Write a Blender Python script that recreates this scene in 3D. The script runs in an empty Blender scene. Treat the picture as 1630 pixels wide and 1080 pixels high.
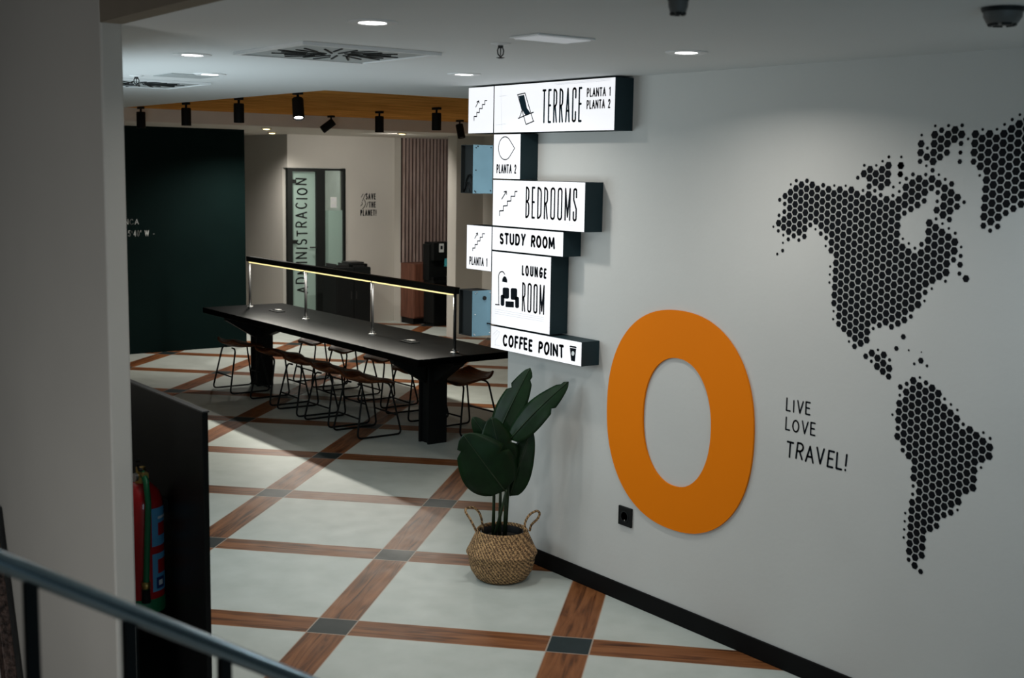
import bpy, bmesh, math, random
from mathutils import Vector, Matrix
random.seed(7)
PI = math.pi
C = bpy.context.scene.collection
scene = bpy.context.scene

# ------------------------------------------------------------------ camera, world, lights, exposure
# world frame: X runs along the big right-hand wall (towards the stairs), Y runs into that wall, Z up, metres
CAM = Vector((5.475, -4.303, 2.2))
AX = Vector((0.59561, 0.80310, 0.01668)).normalized()
AU = Vector((-0.1175, 0.0665, 0.99085)).normalized()
AB = AX.cross(AU).normalized()
AU = AB.cross(AX).normalized()
FPX = 1989.0
cam_data = bpy.data.cameras.new('camera')
cam = bpy.data.objects.new('camera', cam_data)
C.objects.link(cam)
cam.matrix_world = Matrix(((AX.x, AU.x, AB.x, CAM.x), (AX.y, AU.y, AB.y, CAM.y), (AX.z, AU.z, AB.z, CAM.z), (0, 0, 0, 1)))
cam_data.sensor_width = 36.0
cam_data.lens = FPX / 1630 * 36.0
cam_data.clip_start = 0.05
cam_data.dof.use_dof = True
cam_data.dof.focus_distance = 7.5
cam_data.dof.aperture_fstop = 4.0
scene.camera = cam

world = bpy.data.worlds.new('world')
scene.world = world
world.use_nodes = True
world.node_tree.nodes['Background'].inputs[0].default_value = (0.75, 0.85, 1.0, 1)
world.node_tree.nodes['Background'].inputs[1].default_value = 0.012
scene.view_settings.view_transform = 'Standard'
scene.view_settings.look = 'None'
scene.view_settings.exposure = 0.0
scene.view_settings.gamma = 1.0
scene.view_settings.use_curve_mapping = False

SIGN_GLOW = 0.86
DOWN_W = 4.1
LED_GLOW = 1.25
LED_W = 29.0
SOFFIT_W = 480.0
TRACK_W = 14.0

def lamp_area(name, loc, target, sx, sy, power, col, spread=180):
    l = bpy.data.lights.new(name, 'AREA')
    l.shape = 'RECTANGLE'; l.size = sx; l.size_y = sy; l.energy = power; l.color = col; l.spread = math.radians(spread)
    o = bpy.data.objects.new(name, l); C.objects.link(o)
    o.location = loc
    o.rotation_euler = (Vector(target) - Vector(loc)).to_track_quat('-Z', 'Y').to_euler()
    return o
# added fill light, unseen and low in the stairwell, to brighten the left partition
lamp_area('stairwell_fill', (3.3, -5.7, 0.75), (0.4, -2.84, 0.7), 1.6, 0.9, 26, (0.97, 0.97, 0.95), 110)
# fill light hidden behind the left partition, added to lift ceiling and right wall
lamp_area('lobby_fill', (-0.9, -2.5, 1.75), (-0.9, 0.0, 2.0), 2.2, 0.8, 30, (0.76, 0.92, 1.0))

# unseen bluish fill, added to tint the near end of the right wall
lamp_area('stair_cool_fill', (7.6, -3.6, 1.3), (3.2, -0.1, 1.0), 1.6, 1.2, 13, (0.55, 0.82, 1.0), 110)

def lamp_spot(name, loc, target, power, col, angle, blend=0.5, radius=0.04, parent=None):
    l = bpy.data.lights.new(name, 'SPOT')
    l.energy = power; l.color = col; l.spot_size = math.radians(angle); l.spot_blend = blend; l.shadow_soft_size = radius
    o = bpy.data.objects.new(name, l); C.objects.link(o)
    o.location = loc
    o.rotation_euler = (Vector(target) - Vector(loc)).to_track_quat('-Z', 'Y').to_euler()
    if parent:
        o.parent = parent; o.location = Vector(loc) - parent.location
    return o

# ------------------------------------------------------------------ measuring helpers: a sight line met with a real plane
def ray(u, v):
    return AX * ((u - 815) / FPX) - AU * ((v - 540) / FPX) - AB
def on_plane(u, v, p, n):
    d = ray(u, v); p = Vector(p); n = Vector(n)
    return CAM + d * ((p - CAM).dot(n) / d.dot(n))
def onX(u, v, x): return on_plane(u, v, (x, 0, 0), (1, 0, 0))
def onY(u, v, y): return on_plane(u, v, (0, y, 0), (0, 1, 0))
def onZ(u, v, z): return on_plane(u, v, (0, 0, z), (0, 0, 1))

# ------------------------------------------------------------------ materials
def new_mat(name):
    m = bpy.data.materials.new(name); m.use_nodes = True
    nt = m.node_tree
    return m, nt, nt.nodes['Principled BSDF']

def mat(name, col, rough=0.5, metal=0.0, var=0.08, scale=6.0, bump=0.0, bscale=60.0, spec=0.25, coat=0.0):
    m, nt, b = new_mat(name)
    b.inputs['Roughness'].default_value = rough
    b.inputs['Metallic'].default_value = metal
    b.inputs['Specular IOR Level'].default_value = spec
    b.inputs['Coat Weight'].default_value = coat
    tc = nt.nodes.new('ShaderNodeTexCoord')
    n = nt.nodes.new('ShaderNodeTexNoise'); n.inputs['Scale'].default_value = scale; n.inputs['Detail'].default_value = 4
    nt.links.new(tc.outputs['Object'], n.inputs['Vector'])
    r = nt.nodes.new('ShaderNodeValToRGB')
    r.color_ramp.elements[0].position = 0.3; r.color_ramp.elements[1].position = 0.7
    r.color_ramp.elements[0].color = [c * (1 - var) for c in col] + [1]
    r.color_ramp.elements[1].color = [min(1, c * (1 + var)) for c in col] + [1]
    nt.links.new(n.outputs['Fac'], r.inputs['Fac'])
    nt.links.new(r.outputs['Color'], b.inputs['Base Color'])
    if bump:
        n2 = nt.nodes.new('ShaderNodeTexNoise'); n2.inputs['Scale'].default_value = bscale; n2.inputs['Detail'].default_value = 3
        nt.links.new(tc.outputs['Object'], n2.inputs['Vector'])
        bp = nt.nodes.new('ShaderNodeBump'); bp.inputs['Strength'].default_value = bump; bp.inputs['Distance'].default_value = 0.01
        nt.links.new(n2.outputs['Fac'], bp.inputs['Height'])
        nt.links.new(bp.outputs['Normal'], b.inputs['Normal'])
    return m

def emit(name, col, strength):
    m, nt, b = new_mat(name)
    b.inputs['Base Color'].default_value = (0.25, 0.25, 0.25, 1)
    b.inputs['Specular IOR Level'].default_value = 0.1
    b.inputs['Roughness'].default_value = 0.5
    b.inputs['Emission Color'].default_value = (*col, 1)
    b.inputs['Emission Strength'].default_value = strength
    return m

def wood(name, dark, light, axis=0, scale=1.0, rough=0.45, plank=0.0, spec=0.25):
    """long grain along one object axis; plank > 0 adds board joints that wide"""
    m, nt, b = new_mat(name)
    b.inputs['Roughness'].default_value = rough
    b.inputs['Specular IOR Level'].default_value = 0.25
    tc = nt.nodes.new('ShaderNodeTexCoord')
    mp = nt.nodes.new('ShaderNodeMapping')
    s = [14 * scale] * 3; s[axis] = 1.2 * scale
    mp.inputs['Scale'].default_value = s
    nt.links.new(tc.outputs['Object'], mp.inputs['Vector'])
    n = nt.nodes.new('ShaderNodeTexNoise'); n.inputs['Scale'].default_value = 2.0; n.inputs['Detail'].default_value = 7; n.inputs['Distortion'].default_value = 0.6
    nt.links.new(mp.outputs['Vector'], n.inputs['Vector'])
    r = nt.nodes.new('ShaderNodeValToRGB')
    r.color_ramp.elements[0].position = 0.32; r.color_ramp.elements[1].position = 0.68
    r.color_ramp.elements[0].color = (*dark, 1); r.color_ramp.elements[1].color = (*light, 1)
    nt.links.new(n.outputs['Fac'], r.inputs['Fac'])
    out = r.outputs['Color']
    b.inputs['Specular IOR Level'].default_value = spec
    if plank:
        sp = nt.nodes.new('ShaderNodeSeparateXYZ'); nt.links.new(tc.outputs['Object'], sp.inputs[0])
        dv = nt.nodes.new('ShaderNodeMath'); dv.operation = 'DIVIDE'; dv.inputs[1].default_value = plank
        nt.links.new(sp.outputs[1 if axis == 0 else 0], dv.inputs[0])
        fr = nt.nodes.new('ShaderNodeMath'); fr.operation = 'FRACT'; nt.links.new(dv.outputs[0], fr.inputs[0])
        lt = nt.nodes.new('ShaderNodeMath'); lt.operation = 'LESS_THAN'; lt.inputs[1].default_value = 0.03
        nt.links.new(fr.outputs[0], lt.inputs[0])
        mx = nt.nodes.new('ShaderNodeMix'); mx.data_type = 'RGBA'
        mx.inputs['B'].default_value = [c * 0.35 for c in dark] + [1]
        nt.links.new(lt.outputs[0], mx.inputs['Factor']); nt.links.new(out, mx.inputs['A'])
        out = mx.outputs['Result']
    nt.links.new(out, b.inputs['Base Color'])
    return m

FLOOR_ROT = math.radians(43.70)
GRID = 1.1535
GRID0 = (0.323, -1.516)
STRIP = 0.200
def floor_material():
    m, nt, b = new_mat('floor_tiles_and_timber')
    N = nt.nodes; L = nt.links
    def math_n(op, a, bb=None):
        n = N.new('ShaderNodeMath'); n.operation = op
        for i, x in enumerate((a, bb)):
            if x is None: continue
            if isinstance(x, (int, float)): n.inputs[i].default_value = x
            else: L.new(x, n.inputs[i])
        return n.outputs[0]
    def mix(f, a, c):
        n = N.new('ShaderNodeMix'); n.data_type = 'RGBA'
        L.new(f, n.inputs['Factor'])
        for key, x in (('A', a), ('B', c)):
            if isinstance(x, tuple): n.inputs[key].default_value = (*x, 1)
            else: L.new(x, n.inputs[key])
        return n.outputs['Result']
    g = N.new('ShaderNodeNewGeometry')
    sp = N.new('ShaderNodeSeparateXYZ'); L.new(g.outputs['Position'], sp.inputs[0])
    dx = math_n('SUBTRACT', sp.outputs[0], GRID0[0]); dy = math_n('SUBTRACT', sp.outputs[1], GRID0[1])
    c, s = math.cos(FLOOR_ROT), math.sin(FLOOR_ROT)
    a = math_n('ADD', math_n('MULTIPLY', dx, c), math_n('MULTIPLY', dy, s))
    bb = math_n('ADD', math_n('MULTIPLY', dx, -s), math_n('MULTIPLY', dy, c))
    def dist(x):   # distance to the nearest grid line
        f = math_n('FRACT', math_n('ADD', math_n('DIVIDE', x, GRID), 100.5))
        return math_n('MULTIPLY', math_n('ABSOLUTE', math_n('SUBTRACT', f, 0.5)), GRID)
    da, db = dist(a), dist(bb)
    sa = math_n('LESS_THAN', da, STRIP / 2); sb = math_n('LESS_THAN', db, STRIP / 2)
    both = math_n('MULTIPLY', sa, sb); any_ = math_n('MAXIMUM', sa, sb)
    ga = math_n('LESS_THAN', math_n('ABSOLUTE', math_n('SUBTRACT', da, STRIP / 2)), 0.004)
    gb = math_n('LESS_THAN', math_n('ABSOLUTE', math_n('SUBTRACT', db, STRIP / 2)), 0.004)
    grout = math_n('MAXIMUM', ga, gb)
    def grain(x, y, seed):
        cm = N.new('ShaderNodeCombineXYZ'); L.new(math_n('MULTIPLY', x, 2.2), cm.inputs[0]); L.new(math_n('MULTIPLY', y, 26), cm.inputs[1]); cm.inputs[2].default_value = seed
        n = N.new('ShaderNodeTexNoise'); n.inputs['Scale'].default_value = 1.0; n.inputs['Detail'].default_value = 8; n.inputs['Distortion'].default_value = 0.9
        L.new(cm.outputs[0], n.inputs['Vector'])
        r = N.new('ShaderNodeValToRGB')
        e = r.color_ramp.elements
        e[0].position = 0.30; e[0].color = (0.040, 0.014, 0.006, 1)
        e[1].position = 0.75; e[1].color = (0.27, 0.108, 0.042, 1)
        k = e.new(0.48); k.color = (0.165, 0.060, 0.021, 1)
        L.new(n.outputs['Fac'], r.inputs['Fac'])
        return r.outputs['Color']
    timber = mix(sa, grain(a, bb, 0.0), grain(bb, a, 7.3))
    n = N.new('ShaderNodeTexNoise'); n.inputs['Scale'].default_value = 5.0; n.inputs['Detail'].default_value = 5
    L.new(g.outputs['Position'], n.inputs['Vector'])
    r = N.new('ShaderNodeValToRGB')
    r.color_ramp.elements[0].position = 0.3; r.color_ramp.elements[0].color = (0.40, 0.435, 0.40, 1)
    r.color_ramp.elements[1].position = 0.7; r.color_ramp.elements[1].color = (0.465, 0.50, 0.465, 1)
    L.new(n.outputs['Fac'], r.inputs['Fac'])
    col = mix(any_, r.outputs['Color'], timber)
    b.inputs['Specular IOR Level'].default_value = 0.12
    col = mix(both, col, (0.016, 0.026, 0.028))
    col = mix(math_n('MULTIPLY', grout, 0.55), col, (0.42, 0.36, 0.30))
    L.new(col, b.inputs['Base Color'])
    n2 = N.new('ShaderNodeTexNoise'); n2.inputs['Scale'].default_value = 9.0; n2.inputs['Detail'].default_value = 4
    L.new(g.outputs['Position'], n2.inputs['Vector'])
    mr = N.new('ShaderNodeMapRange'); mr.inputs['To Min'].default_value = 0.36; mr.inputs['To Max'].default_value = 0.52
    L.new(n2.outputs['Fac'], mr.inputs['Value']); L.new(mr.outputs[0], b.inputs['Roughness'])
    return m

def weave_material():
    m, nt, b = new_mat('seagrass_weave')
    N = nt.nodes; L = nt.links
    b.inputs['Roughness'].default_value = 0.8
    tc = N.new('ShaderNodeTexCoord')
    mp = N.new('ShaderNodeMapping'); mp.inputs['Scale'].default_value = (1, 1, 1); L.new(tc.outputs['Object'], mp.inputs['Vector'])
    w1 = N.new('ShaderNodeTexWave'); w1.bands_direction = 'DIAGONAL'; w1.inputs['Scale'].default_value = 24; w1.inputs['Distortion'].default_value = 6.0; w1.inputs['Detail'].default_value = 2; w1.inputs['Detail Scale'].default_value = 6
    L.new(mp.outputs[0], w1.inputs['Vector'])
    v = N.new('ShaderNodeTexVoronoi'); v.inputs['Scale'].default_value = 70; L.new(mp.outputs[0], v.inputs['Vector'])
    ad = N.new('ShaderNodeMath'); ad.operation = 'MULTIPLY'; L.new(w1.outputs['Fac'], ad.inputs[0]); L.new(v.outputs['Distance'], ad.inputs[1])
    r = N.new('ShaderNodeValToRGB')
    r.color_ramp.elements[0].position = 0.02; r.color_ramp.elements[0].color = (0.075, 0.036, 0.013, 1)
    r.color_ramp.elements[1].position = 0.45; r.color_ramp.elements[1].color = (0.62, 0.37, 0.165, 1)
    L.new(ad.outputs[0], r.inputs['Fac']); L.new(r.outputs['Color'], b.inputs['Base Color'])
    bp = N.new('ShaderNodeBump'); bp.inputs['Strength'].default_value = 0.9; bp.inputs['Distance'].default_value = 0.01
    L.new(ad.outputs[0], bp.inputs['Height']); L.new(bp.outputs['Normal'], b.inputs['Normal'])
    return m

def glass_material(name, tint, translucent):
    m = bpy.data.materials.new(name); m.use_nodes = True
    nt = m.node_tree; N = nt.nodes; L = nt.links
    N.remove(N['Principled BSDF'])
    gl = N.new('ShaderNodeBsdfGlossy'); gl.inputs['Roughness'].default_value = 0.12
    tr = N.new('ShaderNodeBsdfTranslucent' if translucent else 'ShaderNodeBsdfTransparent')
    tr.inputs['Color'].default_value = (*tint, 1)
    di = N.new('ShaderNodeBsdfDiffuse'); di.inputs['Color'].default_value = (*tint, 1)
    a = N.new('ShaderNodeMixShader'); a.inputs[0].default_value = 0.5 if translucent else 0.03
    L.new(tr.outputs[0], a.inputs[1]); L.new(di.outputs[0], a.inputs[2])
    bm = N.new('ShaderNodeMixShader'); bm.inputs[0].default_value = 0.05
    L.new(a.outputs[0], bm.inputs[1]); L.new(gl.outputs[0], bm.inputs[2])
    L.new(bm.outputs[0], N['Material Output'].inputs['Surface'])
    return m

M = dict(
    floor=floor_material(),
    wall=mat('plaster_warm_white', (0.52, 0.515, 0.49), 0.75, var=0.03, scale=1.5, bump=0.06, bscale=45),
    back_wall=mat('plaster_beige', (0.54, 0.515, 0.465), 0.8, var=0.03, scale=1.5),
    partition=mat('partition_plaster', (0.46, 0.445, 0.41), 0.6, var=0.04, scale=1.2, bump=0.05, bscale=30),
    ceiling=mat('ceiling_paint', (0.62, 0.635, 0.63), 0.8, var=0.015, scale=0.8),
    fascia=mat('stairwell_fascia_paint', (0.20, 0.17, 0.13), 0.8, var=0.04),
    soffit=mat('soffit_paint', (0.74, 0.70, 0.64), 0.8, var=0.03),
    green=mat('dark_green_paint', (0.003, 0.0105, 0.0098), 0.75, var=0.1, scale=2, spec=0.06),
    wood_ceiling=wood('ceiling_timber', (0.36, 0.14, 0.028), (0.88, 0.42, 0.115), axis=1, scale=0.9, rough=0.8, plank=0.0, spec=0.0),
    skirting=mat('skirting_black', (0.006, 0.006, 0.006), 0.6, spec=0.08),
    black=mat('black_powder_coat', (0.007, 0.008, 0.008), 0.55, spec=0.14, bump=0.04, bscale=200),
    black_gloss=mat('black_lacquer_panel', (0.004, 0.0045, 0.0045), 0.35, var=0.15, spec=0.10),
    table_top=mat('charcoal_table_laminate', (0.0012, 0.0014, 0.00145), 0.4, spec=0.02, var=0.35, scale=9, bump=0.03, bscale=80),
    steel=mat('brushed_steel', (0.62, 0.62, 0.61), 0.3, metal=1.0, var=0.05),
    dark_steel=mat('dark_steel_post', (0.022, 0.022, 0.022), 0.35, metal=0.0, var=0.1),
    sign_shell=mat('sign_shell_metal', (0.016, 0.032, 0.038), 0.55, metal=0.0, var=0.12, scale=5, spec=0.15),
    sign_back=mat('sign_back_plate', (0.17, 0.31, 0.385), 0.5, metal=0.0, spec=0.2, var=0.08, scale=7),
    sign_face=emit('sign_lit_acrylic', (0.955, 0.965, 1.0), SIGN_GLOW),
    ink=mat('black_vinyl', (0.004, 0.006, 0.009), 0.7, spec=0.05),
    ink_blue=mat('dark_teal_vinyl', (0.008, 0.022, 0.032), 0.7, spec=0.05),
    ink_grey=mat('pale_grey_vinyl', (0.72, 0.72, 0.75), 0.7),
    white=mat('white_enamel', (0.72, 0.73, 0.73), 0.45, var=0.02),
    white_ink=mat('white_vinyl', (0.60, 0.62, 0.60), 0.6),
    orange=mat('orange_lacquer', (0.74, 0.185, 0.002), 0.6, spec=0.08, var=0.02, scale=1.5),
    vinyl_hex=mat('map_vinyl', (0.004, 0.0045, 0.006), 0.6, spec=0.08),
    lamp_disc=emit('downlight_lens', (1.0, 0.98, 0.95), 9.0),
    soffit_disc=emit('soffit_light_lens', (1.0, 0.83, 0.42), 3.5),
    led=emit('led_diffuser', (1.0, 0.84, 0.36), LED_GLOW),
    panel_lit=emit('ceiling_panel_diffuser', (0.9, 0.96, 1.0), 0.25),
    seat=wood('stool_seat_veneer', (0.036, 0.012, 0.0045), (0.17, 0.052, 0.015), axis=0, scale=3.0, rough=0.45),
    leaf=mat('leaf_green', (0.0038, 0.0165, 0.004), 0.42, spec=0.16, var=0.35, scale=14),
    stem=mat('stem_green', (0.016, 0.030, 0.012), 0.45, var=0.25, scale=20),
    weave=weave_material(),
    pot=mat('nursery_pot_black', (0.010, 0.010, 0.011), 0.4),
    soil=mat('potting_soil', (0.018, 0.014, 0.011), 0.95, var=0.4, scale=60, bump=0.8, bscale=90),
    red=mat('extinguisher_red', (0.40, 0.010, 0.012), 0.28, var=0.04, coat=0.5),
    hose=mat('hose_green', (0.012, 0.14, 0.055), 0.35, var=0.1),
    brass=mat('brass', (0.55, 0.38, 0.12), 0.35, metal=1.0),
    label_blue=mat('label_blue', (0.10, 0.33, 0.55), 0.45),
    label_white=mat('label_white', (0.72, 0.74, 0.74), 0.5),
    label_navy=mat('label_navy', (0.012, 0.035, 0.14), 0.5),
    slat=wood('slat_walnut', (0.30, 0.215, 0.185), (0.50, 0.39, 0.35), axis=2, scale=1.2, rough=0.6),
    slat_back=mat('slat_backing', (0.030, 0.014, 0.012), 0.8),
    counter_wood=wood('counter_mahogany', (0.10, 0.038, 0.024), (0.19, 0.075, 0.046), axis=2, scale=0.9, rough=0.45),
    frame=mat('door_frame_black', (0.010, 0.012, 0.011), 0.5),
    frosted=glass_material('frosted_glass', (0.52, 0.66, 0.60), True),
    clear=glass_material('clear_glass', (0.92, 0.97, 0.95), False),
    room=mat('office_white', (0.70, 0.70, 0.66), 0.8),
    paper=mat('paper', (0.70, 0.72, 0.70), 0.8),
    cyan=mat('cyan_plastic', (0.06, 0.36, 0.40), 0.4),
    rail=mat('handrail_metal', (0.30, 0.37, 0.40), 0.24, metal=1.0, var=0.1),
    distress=mat('distressed_dark_wood', (0.05, 0.032, 0.026), 0.5, var=0.9, scale=45, bump=0.7, bscale=70),
    detector=mat('detector_plastic', (0.10, 0.10, 0.095), 0.5),
    grille=mat('diffuser_plate', (0.42, 0.45, 0.45), 0.5, metal=0.2),
    slot=mat('diffuser_slot_black', (0.008, 0.010, 0.010), 0.6),
)

# ------------------------------------------------------------------ mesh builder
class MB:
    def __init__(self): self.v = []; self.f = []
    def add(self, vs, fs):
        o = len(self.v)
        self.v += [Vector(p) for p in vs]
        self.f += [[i + o for i in f] for f in fs]
        return self
    def box(self, x0, x1, y0, y1, z0, z1):
        vs = [(x, y, z) for z in (z0, z1) for y in (y0, y1) for x in (x0, x1)]
        return self.add(vs, [(0, 2, 3, 1), (4, 5, 7, 6), (0, 1, 5, 4), (2, 6, 7, 3), (0, 4, 6, 2), (1, 3, 7, 5)])
    def tube(self, pts, r, n=10, cap=True, closed=False):
        pts = [Vector(p) for p in pts]
        k = len(pts)
        rs = r if isinstance(r, (list, tuple)) else [r] * k
        rings = []
        up = None
        for i, p in enumerate(pts):
            if closed: t = (pts[(i + 1) % k] - pts[i - 1])
            else: t = pts[min(i + 1, k - 1)] - pts[max(i - 1, 0)]
            t.normalize()
            if up is None:
                up = Vector((0, 0, 1)) if abs(t.z) < 0.9 else Vector((1, 0, 0))
            a = t.cross(up)
            if a.length < 1e-4: a = t.cross(Vector((0, 1, 0.1)))
            a.normalize(); b = a.cross(t).normalized(); up = b
            rings.append([p + (a * math.cos(2 * PI * j / n) + b * math.sin(2 * PI * j / n)) * rs[i] for j in range(n)])
        vs = [q for ring in rings for q in ring]
        fs = []
        m = k if closed else k - 1
        for i in range(m):
            i2 = (i + 1) % k
            for j in range(n):
                j2 = (j + 1) % n
                fs.append((i * n + j, i * n + j2, i2 * n + j2, i2 * n + j))
        if cap and not closed:
            fs.append(tuple(range(n - 1, -1, -1))); fs.append(tuple((k - 1) * n + j for j in range(n)))
        return self.add(vs, fs)
    def bar(self, p0, p1, w, h=None, up=(0, 0, 1)):
        """rectangular bar from p0 to p1"""
        p0 = Vector(p0); p1 = Vector(p1); h = h or w
        t = (p1 - p0).normalized(); a = t.cross(Vector(up))
        if a.length < 1e-4: a = t.cross(Vector((1, 0, 0)))
        a.normalize(); b = a.cross(t)
        vs = [p + a * sx * w / 2 + b * sy * h / 2 for p in (p0, p1) for sx, sy in ((-1, -1), (1, -1), (1, 1), (-1, 1))]
        return self.add(vs, [(0, 3, 2, 1), (4, 5, 6, 7), (0, 1, 5, 4), (1, 2, 6, 5), (2, 3, 7, 6), (3, 0, 4, 7)])
    def lathe(self, prof, c=(0, 0, 0), n=40, axis=(0, 0, 1)):
        c = Vector(c); q = Vector((0, 0, 1)).rotation_difference(Vector(axis).normalized())
        vs = []; k = len(prof)
        for r, z in prof:
            for j in range(n):
                vs.append(c + q @ Vector((r * math.cos(2 * PI * j / n), r * math.sin(2 * PI * j / n), z)))
        fs = []
        for i in range(k - 1):
            for j in range(n):
                j2 = (j + 1) % n
                fs.append((i * n + j, i * n + j2, (i + 1) * n + j2, (i + 1) * n + j))
        if prof[0][0] > 1e-6: fs.append(tuple(range(n - 1, -1, -1)))
        if prof[-1][0] > 1e-6: fs.append(tuple((k - 1) * n + j for j in range(n)))
        return self.add(vs, fs)
    def prism(self, poly, place, d):
        """2-D outline pushed through place(a, b, depth), from depth 0 to d"""
        n = len(poly)
        vs = [place(a, b, 0) for a, b in poly] + [place(a, b, d) for a, b in poly]
        fs = [tuple(range(n)), tuple(range(2 * n - 1, n - 1, -1))] + [(i, (i + 1) % n, n + (i + 1) % n, n + i) for i in range(n)]
        return self.add(vs, fs)
    def build(self, name, material, parent=None, smooth=False, bevel=0.0, origin=None, fix=True):
        me = bpy.data.meshes.new(name)
        off = Vector((0, 0, 0))
        if origin is not None: off = Vector(origin)
        elif parent is not None and parent.get('_world'):
            p = parent
            while p is not None: off = off + p.location; p = p.parent
        me.from_pydata([p - off for p in self.v], [], self.f)
        if fix:
            bm = bmesh.new(); bm.from_mesh(me)
            bmesh.ops.recalc_face_normals(bm, faces=bm.faces)
            bm.to_mesh(me); bm.free()
        me.materials.append(material)
        if smooth:
            for p in me.polygons: p.use_smooth = True
        o = bpy.data.objects.new(name, me); C.objects.link(o)
        if parent is not None: o.parent = parent
        elif origin is not None: o.location = off
        if parent is not None and parent.get('_world'): o['_world'] = 1
        if bevel:
            b = o.modifiers.new('bevel', 'BEVEL'); b.width = bevel; b.segments = 2; b.limit_method = 'ANGLE'
        return o

def auto_smooth(o, deg=40):
    for p in o.data.polygons: p.use_smooth = True
    try:
        o.data.set_sharp_from_angle(angle=math.radians(deg))
    except Exception:
        pass
    return o

def tag(o, label, cat, group=None):
    o['label'] = label; o['category'] = cat
    if group: o['group'] = group
    return o
def thing(name, label, cat, loc=(0, 0, 0), rz=0.0, group=None, world=True):
    o = bpy.data.objects.new(name, None); C.objects.link(o)
    o.empty_display_size = 0.05
    o.location = loc; o.rotation_euler = (0, 0, rz)
    if world: o['_world'] = 1
    return tag(o, label, cat, group)
def struct(o):
    o['kind'] = 'structure'; return o
def dup(root, loc, rz, label):
    r = root.copy(); C.objects.link(r); r.location = loc; r.rotation_euler = (0, 0, rz); r['label'] = label
    for ch in list(root.children):
        c = ch.copy(); C.objects.link(c); c.parent = r
        for g in list(ch.children):
            d = g.copy(); C.objects.link(d); d.parent = c
    return r

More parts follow.
